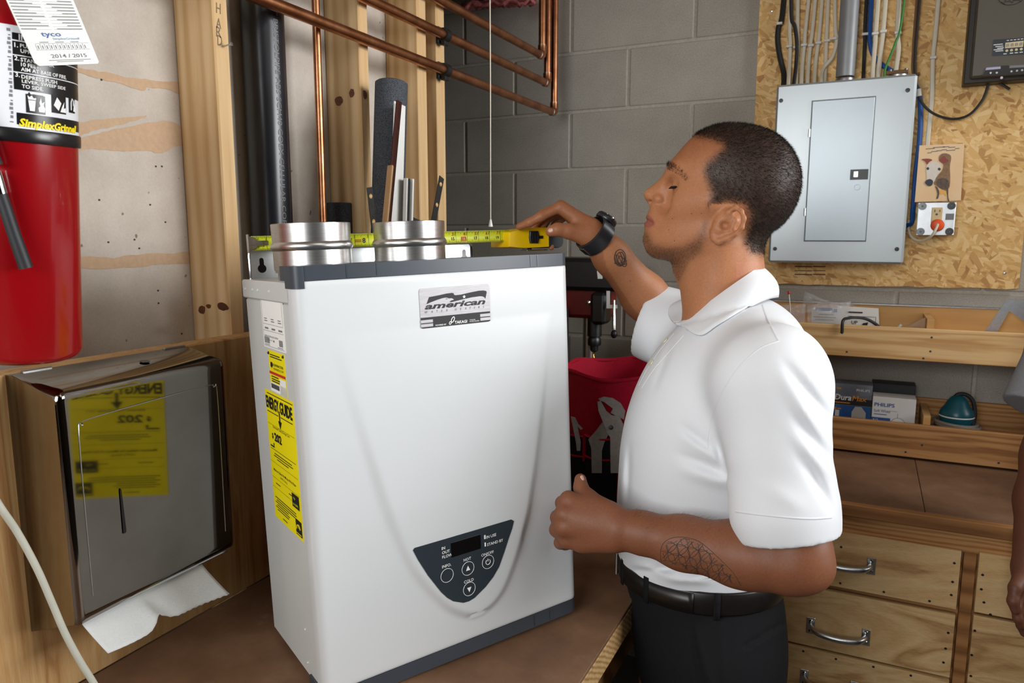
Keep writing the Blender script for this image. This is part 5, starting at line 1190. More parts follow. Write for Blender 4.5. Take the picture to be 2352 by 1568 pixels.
MB().cyl((qx, dpy-.04, 1.215), (qx, dpy-.04, 1.27), .022, 20).build('quill', 'steel_dark', dp_)
zc_ = 1.205
MB().lathe((qx, dpy-.04, zc_+.012), (0, 0, -1), [(0, 0), (.014, 0), (.019, .008), (.0205, .012), (.0205, .026), (.019, .030), (.013, .032), (.012, .046), (.008, .05), (0, .05)], 20).build('chuck', 'steel_dark', dp_)
plain('brass', rgb(214, 166, 70), .3, 1)
bit = [A(qx+.0022*math.cos(k*.9), dpy-.04+.0022*math.sin(k*.9), zc_-.036-k*.0035) for k in range(26)]
MB().tube(bit, .0022, 6).build('drill_bit', 'brass', dp_)
hx, hz_ = ony(1417, 712, dpy-.06)[0], ony(1420, 712, dpy-.06)[2]
MB().tube([A(hx-.005, dpy-.075, hz_+.03), A(hx, dpy-.085, hz_-.02), A(hx+.002, dpy-.09, hz_-.055)], [.0045, .0055, .006], 10).build('feed_lever', 'chrome', dp_); MB().ell(A(hx+.003, dpy-.092, hz_-.068), (.010, .010, .013), 12).build('lever_knob', 'black_plastic', dp_)
q = [ony(x, y, dpy-.0795) for x, y in ((1393, 708), (1418, 708), (1418, 700), (1401, 700), (1401, 668), (1393, 668))]
MB().poly(q).build('scale_plate', 'white_print', dp_, smooth=0)
q = [ony(x, y, dpy-.0765) for x, y in ((1373, 640), (1384, 640), (1384, 622), (1371, 622))]; MB().poly(q).build('warning_label', 'white_print', dp_, smooth=0)
MB().lathe((dpx+.02, dpy-.055, 1.318), (0, -1, 0), [(0, 0), (.008, 0), (.007, .008), (0, .01)], 12).build('lock_knob', 'chrome', dp_)
cbl = [A(dpx-.05, dpy-.06, 1.30), A(dpx-.045, dpy-.07, 1.2), A(dpx-.05, dpy-.07, 1.05), A(dpx-.06, dpy-.09, BENCH+.03), A(dpx-.12, dpy-.15, BENCH+.006)]
MB().tube(smooth_path(cbl, 5), .005, 8).build('power_cord', 'black_rubber', dp_)
MB().box((dpx-.30, dpy-.05, 1.29), (dpx-.115, dpy+.05, 1.37), .02).build('motor', 'drill_red', dp_)
# ---------------------------------------------------------------- people: smooth bodies grown from joints and radii
def rcone(a, b, ra, rb, k=.012, op='u'): return ('c', np.asarray(a, float), np.asarray(b, float), float(ra), float(rb), k, op)
def elli(c, r, M=None, k=.012, op='u'): return ('e', np.asarray(c, float), np.asarray(r, float), np.eye(3) if M is None else np.asarray(M, float), 0, k, op)
def _ev(pr, p):
    if pr[0] == 'c':
        _, a, b, ra, rb = pr[:5]; ba = b-a; l2 = ba @ ba
        if l2 < 1e-10: return np.linalg.norm(p-a, axis=-1)-max(ra, rb)
        rr = ra-rb; a2 = max(l2-rr*rr, 1e-9); il = 1/l2; pa = p-a; y = pa @ ba; z = y-l2
        q = pa*l2-ba*y[..., None]; x2 = (q*q).sum(-1); y2 = y*y*l2; z2 = z*z*l2; kk = np.sign(rr)*rr*rr*x2
        d = (np.sqrt(x2*a2*il)+y*rr)*il-ra
        c1 = np.sign(z)*a2*z2 > kk; c2 = np.sign(y)*a2*y2 < kk
        return np.where(c1, np.sqrt(x2+z2)*il-rb, np.where(c2, np.sqrt(x2+y2)*il-ra, d))
    q = (p-pr[1]) @ pr[3]; k0 = np.linalg.norm(q/pr[2], axis=-1); k1 = np.linalg.norm(q/pr[2]**2, axis=-1)
    return k0*(k0-1)/np.maximum(k1, 1e-9)
def sdf_mesh(prims, h, disp=None, cuts=()):
    lo = np.min([np.minimum(p[1], p[2])-max(p[3], p[4]) if p[0] == 'c' else p[1]-p[2].max() for p in prims if p[6] == 'u'], 0)-4*h
    hi = np.max([np.maximum(p[1], p[2])+max(p[3], p[4]) if p[0] == 'c' else p[1]+p[2].max() for p in prims if p[6] == 'u'], 0)+4*h
    n = np.ceil((hi-lo)/h).astype(int)+1; D = np.full(tuple(n), .05, np.float32); B = 20
    bs = [((p[1]+p[2])/2, np.linalg.norm(p[2]-p[1])/2+max(p[3], p[4])) if p[0] == 'c' else (p[1], p[2].max()) for p in prims]
    bc = np.array([b[0] for b in bs]); brd = np.array([b[1]+p[5] for b, p in zip(bs, prims)]); rad = B*h*math.sqrt(3)/2+2*h
    for i in range(0, n[0], B):
        for j in range(0, n[1], B):
            for k in range(0, n[2], B):
                c = lo+h*(A(i, j, k)+B/2)
                act = np.nonzero(np.linalg.norm(bc-c, axis=1) < brd+rad)[0]
                if not len(act) or not any(prims[a][6] == 'u' for a in act): continue
                sl = tuple(slice(s, min(s+B, m)) for s, m in zip((i, j, k), n))
                g = np.stack(np.meshgrid(*[lo[a]+h*np.arange(sl[a].start, sl[a].stop) for a in range(3)], indexing='ij'), -1)
                d = np.full(g.shape[:3], 1.0)
                for a in act:
                    pr = prims[a]; e = _ev(pr, g); kk = pr[5]
                    if pr[6] == 'u': hh = np.maximum(kk-np.abs(d-e), 0)/kk; d = np.minimum(d, e)-hh*hh*kk/4
                    else: e = -e; hh = np.maximum(kk-np.abs(d-e), 0)/kk; d = np.maximum(d, e)+hh*hh*kk/4
                if disp is not None: d = d + disp(g)
                for (pt, nr, far) in cuts:
                    e = (g-pt) @ nr; e = np.where(np.linalg.norm(g-pt, axis=-1) < far, e, -1.0); d = np.maximum(d, e)
                D[sl] = d
    ins = D < 0
    cn = [(a, b, c) for a in (0, 1) for b in (0, 1) for c in (0, 1)]
    def sh(arr, o): return arr[o[0]:arr.shape[0]-1+o[0], o[1]:arr.shape[1]-1+o[1], o[2]:arr.shape[2]-1+o[2]]
    cnt = np.zeros(tuple(n-1), np.uint8)
    for o in cn: cnt += sh(ins, o)
    ix = np.argwhere((cnt > 0) & (cnt < 8)); V8 = np.stack([D[ix[:, 0]+o[0], ix[:, 1]+o[1], ix[:, 2]+o[2]] for o in cn], 1)
    acc = np.zeros((len(ix), 3)); ct = np.zeros(len(ix))
    for a in range(8):
        for b in range(a+1, 8):
            dv = np.array(cn[b])-np.array(cn[a])
            if np.abs(dv).sum() != 1: continue
            va, vb = V8[:, a], V8[:, b]; m = (va < 0) != (vb < 0); t = np.where(m, va/np.where(m, va-vb, 1), 0)
            acc += m[:, None]*(np.array(cn[a])+t[:, None]*dv); ct += m
    P_ = lo+h*(ix+acc/ct[:, None])
    idm = np.full(tuple(n-1), -1, np.int32); idm[ix[:, 0], ix[:, 1], ix[:, 2]] = np.arange(len(ix))
    F_ = []
    for ax in range(3):
        u, v = (ax+1) % 3, (ax+2) % 3
        s0 = [slice(None)]*3; s1 = [slice(None)]*3; s0[ax] = slice(0, -1); s1[ax] = slice(1, None)
        ed = np.argwhere(ins[tuple(s0)] != ins[tuple(s1)]); ed = ed[(ed[:, u] > 0) & (ed[:, v] > 0) & (ed[:, u] < n[u]-1) & (ed[:, v] < n[v]-1)]
        q = []
        for du, dv in ((-1, -1), (0, -1), (0, 0), (-1, 0)):
            c = ed.copy(); c[:, u] += du; c[:, v] += dv; q.append(idm[c[:, 0], c[:, 1], c[:, 2]])
        q = np.stack(q, 1); fl = ~ins[ed[:, 0], ed[:, 1], ed[:, 2]]; q[fl] = q[fl][:, ::-1]; F_.append(q)
    return P_, np.concatenate(F_)
def sdf_obj(name, P_, F_, mat, parent, cols=None, label=None, smooth=2):
    loc = wloc(parent); me = bpy.data.meshes.new(name); me.from_pydata((P_-loc).tolist(), [], F_.tolist()); me.materials.append(MATS[mat]); me.shade_smooth()
    if cols is not None:
        at = me.color_attributes.new('tone', 'FLOAT_COLOR', 'POINT'); at.data.foreach_set('color', np.concatenate([cols, np.ones((len(cols), 1))], 1).astype(np.float32).ravel())
    o = bpy.data.objects.new(name, me); col.objects.link(o); o.parent = parent
    if smooth:
        md = o.modifiers.new('smooth', 'SMOOTH'); md.factor = .5; md.iterations = smooth
    return tag(o, label)
from mathutils.bvhtree import BVHTree
class Surf:
    def __init__(s, P_, F_): s.t = BVHTree.FromPolygons([Vector(p) for p in P_], F_.tolist())
    def hit(s, px, py, e=0.0):
        d = unit(ray(px, py)); r = s.t.ray_cast(Vector(EYE), Vector(d), 5)
        if r[0] is None: return None, None
        n = A(*r[1]); n = n if n @ d < 0 else -n
        return A(*r[0])+n*e, n
    def path(s, pts, e=0.0, n=6):
        out = []
        for x, y in smooth_path([A(a, b) for a, b in pts], n):
            p, _ = s.hit(x, y, e)
            if p is not None: out.append(p)
        return out
def in_poly(x, y, poly):
    r = np.zeros(x.shape, bool); n = len(poly)
    for i in range(n):
        x0, y0 = poly[i]; x1, y1 = poly[(i+1) % n]
        c = ((y0 > y) != (y1 > y)); xi = (x1-x0)*(y-y0)/((y1-y0) if y1 != y0 else 1e-9)+x0; r ^= c & (x < xi)
    return r
def poly_sd(x, y, poly):
    d = np.full(x.shape, 1e9); n = len(poly)
    for i in range(n):
        ax, ay = poly[i]; bx, by = poly[(i+1) % n]; l2 = (bx-ax)**2+(by-ay)**2+1e-9
        t = np.clip(((x-ax)*(bx-ax)+(y-ay)*(by-ay))/l2, 0, 1); d = np.minimum(d, np.hypot(x-ax-t*(bx-ax), y-ay-t*(by-ay)))
    return np.where(in_poly(x, y, poly), -d, d)
def sstep(v, a, b): t = np.clip((v-a)/(b-a), 0, 1); return t*t*(3-2*t)
# ---- frame of the man: sagittal plane through BM, lateral axis towards his left
BM = A(-.205, 1.18, 0); LB = unit(A(.205, -1.18, 0)); UPV = A(0, 0, 1); RX = np.cross(LB, UPV)*-1
RX = RX if RX @ _R > 0 else -RX
MM = np.stack([RX, LB, UPV], 1)                                    # columns: backwards, to his left, up
def P(px, py, s=0.0):
    d = ray(px, py); t = ((BM+LB*s-EYE) @ LB)/(d @ LB); return EYE+d*t
def rp(px, s=0.0): return px*((P(1660, 500, s)-EYE) @ _F)/FPX
def tilt(deg): a = math.radians(deg); R2 = np.array([[math.cos(a), 0, -math.sin(a)], [0, 1, 0], [math.sin(a), 0, math.cos(a)]]); return MM @ R2
H = []
def he(px, py, s, rx, rl, rz, k=.012, op='u', t=0): H.append(elli(P(px, py, s), (rp(rx), rl, rp(rz)), tilt(t), k, op))
def hc(a, b, ra, rb, k=.010, op='u'): H.append(rcone(P(*a), P(*b), rp(ra), rp(rb), k, op))
# skull and face
he(1703, 423, 0, 126, .0715, 128, .01)
he(1640, 392, 0, 87, .0625, 96, .03, t=-25)
he(1602, 478, 0, 92, .0560, 112, .03, t=18)
he(1560, 535, 0, 58, .0400, 46, .03)
for sg in (1, -1):
    hc((1570, 472, .036*sg), (1632, 462, .056*sg), 30, 26, .03)            # cheekbone
    hc((1523, 552, .012*sg), (1618, 543, .047*sg), 29, 26, .025)           # jaw
    hc((1558, 391, .014*sg), (1570, 386, .034*sg), 19, 17, .016)           # brow ridge
he(1513, 553, 0, 27, .020, 31, .022)                                        # chin
he(1517, 500, 0, 27, .026, 36, .02)                                         # mouth mound
he(1500, 498, 0, 17, .019, 9, .005, t=20); he(1497, 514.5, 0, 17, .0175, 9, .005)
hc((1484, 506, .018), (1484, 506, -.018), 2.6, 2.6, .004, 's'); hc((1499, 512, .026), (1482, 506, .010), 2.6, 2.0, .004, 's'); hc((1499, 512, -.026), (1482, 506, -.010), 2.6, 2.0, .004, 's')
# nose
for sg in (1, -1): he(1526, 460, .0345*sg, 15, .0135, 21, .024, 's', t=20)
hc((1551, 408, 0), (1493, 446, 0), 11.5, 14, .012); hc((1530, 432, 0), (1503, 455, 0), 16, 13, .012)
for sg in (1, -1):
    he(1514, 457, .0135*sg, 13.5, .0085, 12.5, .003, t=-20); he(1495, 463.5, .0072*sg, 6.5, .0038, 4.2, .003, 's')
    he(1541, 429, .034*sg, 19, .016, 14, .016, 's'); he(1561, 428, .0315*sg, 17, .0125, 15.5, .008); hc((1547, 431, .0445*sg), (1556, 428, .046*sg), 1.6, 1.6, .003, 's')
# neck
hc((1655, 545, 0), (1672, 760, 0), 76, 86, .03); hc((1600, 585, 0), (1632, 745, 0), 44, 52, .03); hc((1700, 560, 0), (1710, 720, 0), 36, 48, .03)
hc((1662, 560, .042), (1615, 735, .030), 22, 18, .02); hc((1662, 560, -.042), (1615, 735, -.030), 22, 18, .02)
he(1577, 625, 0, 20, .012, 22, .02)
# ears
EAR = [(1674, 512), (1672, 488), (1689, 476.5), (1703, 485), (1709, 502), (1704, 522), (1690, 537), (1668, 548), (1649, 555), (1640, 547), (1638, 533)]
SO = [.071, .0765, .080, .084, .087, .085, .081, .077, .073, .070, .069]
for sg in (1, -1):
    he(1674, 516, .072*sg, 31, .0085, 40, .008, t=-32)
    for i in range(len(EAR)-1):
        r = 4.8 if i < 7 else 6.5; hc((*EAR[i], (SO[i]+.002)*sg), (*EAR[i+1], (SO[i+1]+.002)*sg), r, r, .004)
    for a, b in (((1678, 493), (1690, 506)), ((1690, 506), (1680, 524)), ((1680, 524), (1656, 527))): hc((*a, .0800*sg), (*b, .0800*sg), 3.4, 3.4, .004)
    he(1665, 517, .0845*sg, 12, .012, 10, .004, 's', t=-30); he(1684, 497, .088*sg, 4, .006, 9, .004, 's', t=-20); hc((1644, 522, .0745*sg), (1649, 530, .0745*sg), 5, 5, .005)
# torso core and arms (optical depths in metres)
D3 = lambda t: atd(*t)
LS, LE, LW = (1765, 838, .985), (1828, 1284, .955), (1428, 1213, 1.035)
RS, RE, RW = (1650, 765, 1.285), (1566, 778, 1.37), (1361, 537, 1.245)
def ac(a, b, ra, rb, k=.010): H.append(rcone(D3(a), D3(b), ra, rb, k))
H.append(rcone(P(1690, 790, 0), D3((1765, 868, .99)), .045, .040, .03)); H.append(rcone(P(1690, 790, 0), D3(RS), .045, .040, .03))
H.append(rcone(P(1665, 850, 0), P(1612, 1330, 0), .085, .085, .04))
ac((1765, 868, .99), LE, .042, .043, .02); ac((1800, 1285, .962), (1700, 1272, .985), .042, .0425, .02); ac((1862, 1300, .948), (1842, 1262, .952), .027, .034, .02)
ac((1720, 1275, .982), (1570, 1246, 1.01), .0415, .0345, .02); ac((1570, 1246, 1.01), (1470, 1222, 1.028), .0345, .0265, .02); ac((1470, 1222, 1.028), LW, .0265, .0245, .02)
# left hand on the edge of the heater
for (m0, m1, q1, q2, q3, r) in (
    ((1412, 1194, 1.035), (1305, 1147, 1.066), (1292, 1155, 1.088), (1303, 1160, 1.103), (1316, 1158, 1.105), .0112),
    ((1412, 1206, 1.030), (1294, 1180, 1.056), (1281, 1188, 1.080), (1293, 1192, 1.098), (1308, 1191, 1.104), .0115),
    ((1412, 1220, 1.030), (1293, 1212, 1.056), (1278, 1216, 1.080), (1290, 1221, 1.098), (1306, 1220, 1.104), .0110),
    ((1412, 1234, 1.033), (1303, 1241, 1.066), (1287, 1246, 1.086), (1298, 1249, 1.100), (1312, 1248, 1.104), .0098)):
    ac(m0, m1, .0165, r+.0012, .016); ac(m1, q1, r, r*.96, .004); ac(q1, q2, r*.94, r*.88, .004); ac(q2, q3, r*.88, r*.8, .004)
for kn in ((1307, 1146, 1.0625), (1296, 1179, 1.052), (1295, 1211, 1.052), (1305, 1240, 1.0625)): ac(kn, kn, .0105, .0105, .006)
ac((1395, 1176, 1.040), (1352, 1146, 1.072), .016, .0135, .014); ac((1352, 1146, 1.072), (1334, 1120, 1.090), .0125, .0105, .008); ac((1334, 1120, 1.090), (1333, 1101, 1.094), .0100, .0092, .006)
ac((1400, 1240, 1.035), (1340, 1250, 1.055), .014, .011, .016)
# right forearm and hand on the tape measure
ac(RS, RE, .046, .043, .02); ac(RE, (1480, 680, 1.315), .0420, .0390, .02); ac((1480, 680, 1.315), (1405, 590, 1.27), .0390, .0295, .02); ac((1405, 590, 1.27), RW, .0290, .0235, .02)
for (m0, m1, q1, q2, q3, r) in (
    ((1352, 520, 1.242), (1287, 476, 1.243), (1243, 497, 1.240), (1216, 511, 1.243), (1193, 520.5, 1.250), .0090),
    ((1354, 522, 1.256), (1289, 474, 1.264), (1249, 491, 1.284), (1230, 513, 1.306), (1224, 538, 1.312), .0092),
    ((1356, 527, 1.268), (1294, 481, 1.284), (1258, 500, 1.306), (1243, 528, 1.318), (1246, 555, 1.314), .0090),
    ((1358, 534, 1.278), (1302, 492, 1.300), (1276, 513, 1.320), (1264, 543, 1.322), (1266, 568, 1.306), .0080)):
    ac(m0, m1, .0135, r+.002, .014); ac(m1, q1, r*1.02, r*.94, .004); ac(q1, q2, r*.92, r*.82, .004); ac(q2, q3, r*.82, r*.7, .004)
ac((1352, 545, 1.238), (1306, 531, 1.226), .0165, .0125, .014); ac((1306, 531, 1.226), (1281, 527, 1.222), .0118, .0108, .006); ac((1281, 527, 1.222), (1265, 531, 1.224), .0106, .0092, .005)
PS, FS = sdf_mesh(H, .0023)
man = thing('person', 'person in a white polo shirt and black trousers holding a tape measure over the heater', 'person', (BM[0], BM[1], 0))
# skin tones
lat = (PS-BM) @ LB; near = np.where(lat[:, None] < 0, PS-2*lat[:, None]*LB, PS); q = pj(near); qx, qy = q[:, 0], q[:, 1]
c0 = np.array(lin((172/255, 116/255, 80/255))); carm = np.array(lin((118/255, 72/255, 49/255))); cf = np.array(lin((146/255, 90/255, 58/255)))
cols = np.tile(c0, (len(PS), 1))
def blend(mask, c): cols[:] = cols*(1-mask[:, None])+np.array(c)*mask[:, None]
ishead = (PS[:, 2] > 1.33) & (np.linalg.norm((PS-P(1660, 520, 0))*A(1, 1, .7), axis=1) < .20)
pp_ = pj(PS); isarm = ~ishead
blend(isarm*.85, carm)
rh = isarm & (pp_[:, 1] < 900) & (pp_[:, 0] < 1600); blend(rh*.75, lin((160/255, 104/255, 70/255)))
blend(ishead*(1-sstep(qy, 330, 400))*.7, cf)
HAIRP = [(1586, 316), (1580, 300), (1600, 240), (1760, 230), (1910, 340), (1910, 520), (1790, 580), (1745, 592), (1722, 584), (1706, 562), (1703, 545), (1712, 520), (1716, 495), (1708, 476), (1690, 470), (1668, 472), (1648, 478), (1632, 484), (1622, 476), (1625, 445), (1618, 415), (1611, 395), (1616, 372), (1640, 352), (1655, 336), (1630, 326), (1605, 322)]
sd_ = poly_sd(qx, qy, HAIRP); hm = ishead*(1-sstep(sd_+rng.normal(0, 2.0, len(PS)), -22, 8))
earm = ishead & (np.abs(lat) > .0695) & (sd_ < 60) & in_poly(qx, qy, [(1630, 470), (1720, 465), (1722, 520), (1660, 570), (1625, 560)])
hm = np.where(earm, 0, hm)
blend(hm*.92, lin((36/255, 30/255, 27/255)))
BRD = [(1478, 545), (1486, 536), (1500, 560), (1530, 572), (1570, 568), (1600, 548), (1612, 530), (1618, 512), (1622, 514), (1618, 548), (1605, 580), (1580, 598), (1560, 640), (1546, 615), (1520, 600), (1490, 582)]
bs_ = poly_sd(qx, qy, BRD); bm = ishead*(1-sstep(bs_, -14, 18)); blend(bm*.5, lin((62/255, 46/255, 36/255)))
lp = poly_sd(qx, qy, [(1478, 506), (1486, 493), (1494, 497), (1504, 510), (1503, 516), (1490, 523), (1478, 518)]); blend(ishead*(1-sstep(lp, -2, 3))*.8, lin((148/255, 82/255, 74/255)))
nape_light = ishead & (qy > 600) & (qx > 1690); blend(nape_light*.3, lin((196/255, 132/255, 108/255)))  # pinkish highlight from behind, painted into the skin of the nape
t = NT('skin'); at = t.n('ShaderNodeAttribute', attribute_name='tone'); v = t.coord(); g = t.noise(v, 350, 3, .6); g2 = t.noise(v, 28, 3)
c = t.mix(.22, at.outputs['Color'], t.mix(1.0, at.outputs['Color'], t.ramp(g, [(.3, (.55, .5, .46, 1)), (.7, (1.35, 1.32, 1.3, 1))]), 'MULTIPLY'))
c = t.mix(.25, c, t.mix(1.0, c, t.ramp(g2, [(.3, (.8, .72, .68, 1)), (.7, (1.15, 1.12, 1.1, 1))]), 'MULTIPLY'))
t.set(.52, 0, .36, 0, c); t.b.inputs['Subsurface Weight'].default_value = .10; t.b.inputs['Subsurface Radius'].default_value = (.010, .004, .002); t.b.inputs['Subsurface Scale'].default_value = .5
t.bump(g, .12, .0008)
skin = sdf_obj('body', PS, FS, 'skin', man, cols, label='bare tanned skin of head, arms and hands', smooth=2)
SK = Surf(PS, FS)
# ---- hair, brow, lashes, stubble
t = NT('hair_dark'); oi = t.coord(); t.set(.6, 0, .2, 0, t.ramp(t.noise(oi, 300, 2), [(.3, rgb(10, 9, 8)), (.7, rgb(44, 37, 32))]))
plain('lash_black', rgb(16, 12, 11), .6); plain('mole_brown', rgb(58, 34, 24), .6)
def strands(name, w, n, length, width, flow, lift, mat, jit=.35):
    tri_a = PS[FS[:, 0]]; tri_b = PS[FS[:, 1]]; tri_c = PS[FS[:, 2]]
    nr = np.cross(tri_b-tri_a, tri_c-tri_a); nr /= np.linalg.norm(nr, axis=1)[:, None]+1e-12
    wf = w[FS].min(1); pk = rng.choice(len(FS), n, p=wf/wf.sum()); uu = rng.random((n, 2))
    base = tri_a[pk]+(tri_b[pk]-tri_a[pk])*uu[:, :1]+(PS[FS[pk, 3]]-tri_a[pk])*uu[:, 1:]; N = nr[pk]
    fl = flow(base); fl = fl-N*(fl*N).sum(1)[:, None]; fl /= np.linalg.norm(fl, axis=1)[:, None]+1e-9
    d = fl*(1-lift)+N*lift+rng.normal(0, jit*.5, (n, 3)); d /= np.linalg.norm(d, axis=1)[:, None]
    L = length*(.6+.6*rng.random(n)); sd2 = np.cross(d, rng.normal(0, 1, (n, 3))); sd2 /= np.linalg.norm(sd2, axis=1)[:, None]+1e-9
    a = base-N*.0008-sd2*width; b = base-N*.0008+sd2*width; c = base+d*L[:, None]
    V = np.stack([a, b, c], 1).reshape(-1, 3); F = np.arange(3*n).reshape(-1, 3)
    return sdf_obj(name, V, F, mat, man, smooth=0)
hmask = np.where(hm > .5, 1.0, np.where(hm > .15, .25, 0))
hr = strands('hair', hmask, 42000, .0056, .00022, lambda p: np.tile(RX*.7-UPV*.7, (len(p), 1)), .45, 'hair_dark'); hr['kind'] = 'stuff'
brow = poly_sd(qx, qy, [(1532, 379), (1540, 377), (1553, 384), (1566, 395), (1577, 411), (1574, 417), (1562, 404), (1549, 395), (1536, 391)])
br_ = strands('eyebrow', ((brow < 3.5) & ishead)*1.0, 1500, .0068, .00015, lambda p: np.tile(RX*.8+UPV*.3, (len(p), 1)), .35, 'lash_black'); br_['kind'] = 'stuff'
stub = strands('stubble', np.where(bm > .4, 1.0, 0), 9000, .0028, .00010, lambda p: np.tile(-UPV, (len(p), 1)), .5, 'hair_dark'); stub['kind'] = 'stuff'
ahm = ((pp_[:, 0] > 1450) & (pp_[:, 0] < 1690) & (pp_[:, 1] > 1150) & (pp_[:, 1] < 1225) & isarm)
ah = strands('arm_hair', ahm*1.0, 420, .011, .00012, lambda p: np.tile(RX*.6+UPV*.5, (len(p), 1)), .35, 'lash_black'); ah['kind'] = 'stuff'
m = MB()
for sg in (1, -1):
    for k in range(26):
        u = k/25; p = P(1541+15*u, 430.5-2*u+2.5*math.sin(u*3), (.0455-.004*abs(u-.4))*sg) if 0 else None
        b0 = P(1541+15*u, 429-1.5*math.sin(u*3.1), (.0440+.0030*math.sin(u*3.1))*sg); m.tube([b0, b0+A(*(-RX*.0052-UPV*.0034))*(.7+.5*math.sin(u*3))+LB*sg*.0028], [.0004, .0001], 4)
    m.tube([P(1540+16*u, 429-1.5*math.sin(u*3.1), (.0438+.0032*math.sin(u*3.1))*sg) for u in np.linspace(0, 1, 10)], 0.0008, 5)
ey = m.build('eyelashes', 'lash_black', man); ey['kind'] = 'stuff'
m = MB()
for x, y in ((1549, 553), (1588, 490), (1611, 490), (1536, 528), (1544, 502), (1447, 645)):
    p, nn = SK.hit(x, y, .0002)
    if p is not None: m.lathe(p, nn, [(0, .0002), (.0006, .0001), (.0007, -.0001)], 8, cap=False)
mo = m.build('moles', 'mole_brown', man); mo['kind'] = 'stuff'
plain('nail', rgb(206, 160, 142), .3, var=.05)
def nail(px, py, a, b, ang):
    p, nn = SK.hit(px, py, .0003)
    if p is None: return
    ux = unit(_R*math.cos(ang)+_U*math.sin(ang)); ux = unit(ux-nn*(ux@nn)); uy = np.cross(nn, ux); m = MB(); rows = []
    for v in np.linspace(-1, 1, 7):
        rows.append([p+ux*a*u*math.sqrt(max(0, 1-.55*v*v))+uy*b*v*math.sqrt(max(0, 1-.3*u*u))-nn*.0014*(v*v) for u in np.linspace(-1, 1, 7)])
    m.grid(rows).build('fingernail', 'nail', man, solid=.0006)
nail(1264.5, 528.5, .0045, .0042, .25); nail(1338, 1097, .0042, .0030, 1.75)
# tattoos: inked lines laid on the skin
plain('ink', rgb(70, 54, 46), .7)
def ink(paths, r=.0005):
    m = MB()
    for pth in paths:
        pts = SK.path(pth, -.0001, 3)
        if len(pts) > 1: m.tube(pts, r, 4)
    return m
ci = lambda cx, cy, a, b, n=14, t0=0, t1=2*math.pi: [(cx+a*math.cos(t), cy+b*math.sin(t)) for t in np.linspace(t0, t1, n)]
paths = [[(1519, 1290), (1517, 1270), (1522, 1250), (1536, 1238), (1556, 1233), (1580, 1235), (1605, 1243), (1630, 1262), (1660, 1290), (1685, 1316), (1702, 1345)]]
REG = [(1518, 1288), (1518, 1258), (1538, 1237), (1575, 1234), (1612, 1246), (1658, 1288), (1700, 1343), (1640, 1338), (1560, 1304)]
for gx in range(-2, 12):
    for gy in range(-2, 8):
        cx, cy = 1530+gx*25+gy*4-(gy//2)*12, 1246+gy*21+gx*6
        seg = []
        for x, y in ci(cx, cy, 25, 23, 25):
            if poly_sd(np.array([x]), np.array([y]), REG)[0] < -1.5: seg.append((x, y))
            else:
                if len(seg) > 2: paths.append(seg)
                seg = []
        if len(seg) > 2: paths.append(seg)
tt1 = ink(paths, .0005).build('tattoo', 'ink', man, label='geometric flower tattoo on the near forearm'); tt1['kind'] = 'stuff'
paths = [ci(1424, 592, 13, 19, 18), [(1416, 576), (1412, 590), (1418, 606), (1432, 610)], [(1424, 580), (1430, 592), (1440, 600)], [(1420, 586), (1428, 604)], ci(1425, 593, 9, 14, 14), [(1415, 584), (1417, 600), (1426, 609)], [(1428, 578), (1434, 590), (1436, 602)], ci(1424, 596, 5, 8, 10), [(1411, 604), (1424, 607), (1437, 606)], ci(1434, 606, 5, 6, 10)]
tt2 = ink(paths, .0009).build('tattoo', 'ink', man, label='small shaded oval tattoo on the far forearm'); tt2['kind'] = 'stuff'
# ---- polo shirt
S = []
def se(px, py, s, rx, rl, rz, k=.04, t=0): S.append(elli(P(px, py, s), (rx, rl, rz), tilt(t), k))
se(1642, 962, 0, .130, .155, .165); se(1604, 1140, 0, .134, .138, .200, .06); se(1607, 1285, 0, .125, .122, .085, .05)
se(1722, 842, .02, .088, .115, .105, .05)
S.append(rcone(P(1695, 795, 0), D3((1770, 862, .985)), .056, .064, .05)); S.append(rcone(P(1685, 790, 0), D3((1645, 790, 1.28)), .056, .068, .05))
S.append(rcone(D3((1772, 890, .985)), D3((1800, 1175, .962)), .0715, .0650, .045)); S.append(rcone(D3((1800, 1175, .962)), D3((1838, 1330, .953)), .0650, .0560, .02))
S.append(rcone(D3((1645, 785, 1.275)), D3((1510, 745, 1.325)), .080, .066, .04)); S.append(rcone(D3((1510, 745, 1.325)), D3((1440, 720, 1.345)), .066, .062, .02))
S.append(rcone(P(1655, 600, 0), P(1640, 735, 0), rp(74), rp(60), .012, 's'))
hemL = D3((1828, 1231, .957)); nL = unit(hemL-D3((1806, 1100, .962))); hemR = D3((1484, 730, 1.325)); nR = unit(hemR-D3((1560, 757, 1.30)))
neckP = P(1660, 706, 0); nN = unit(P(1640, 600, 0)-P(1700, 706, 0)); 
nN = unit(UPV*.80-RX*.60)
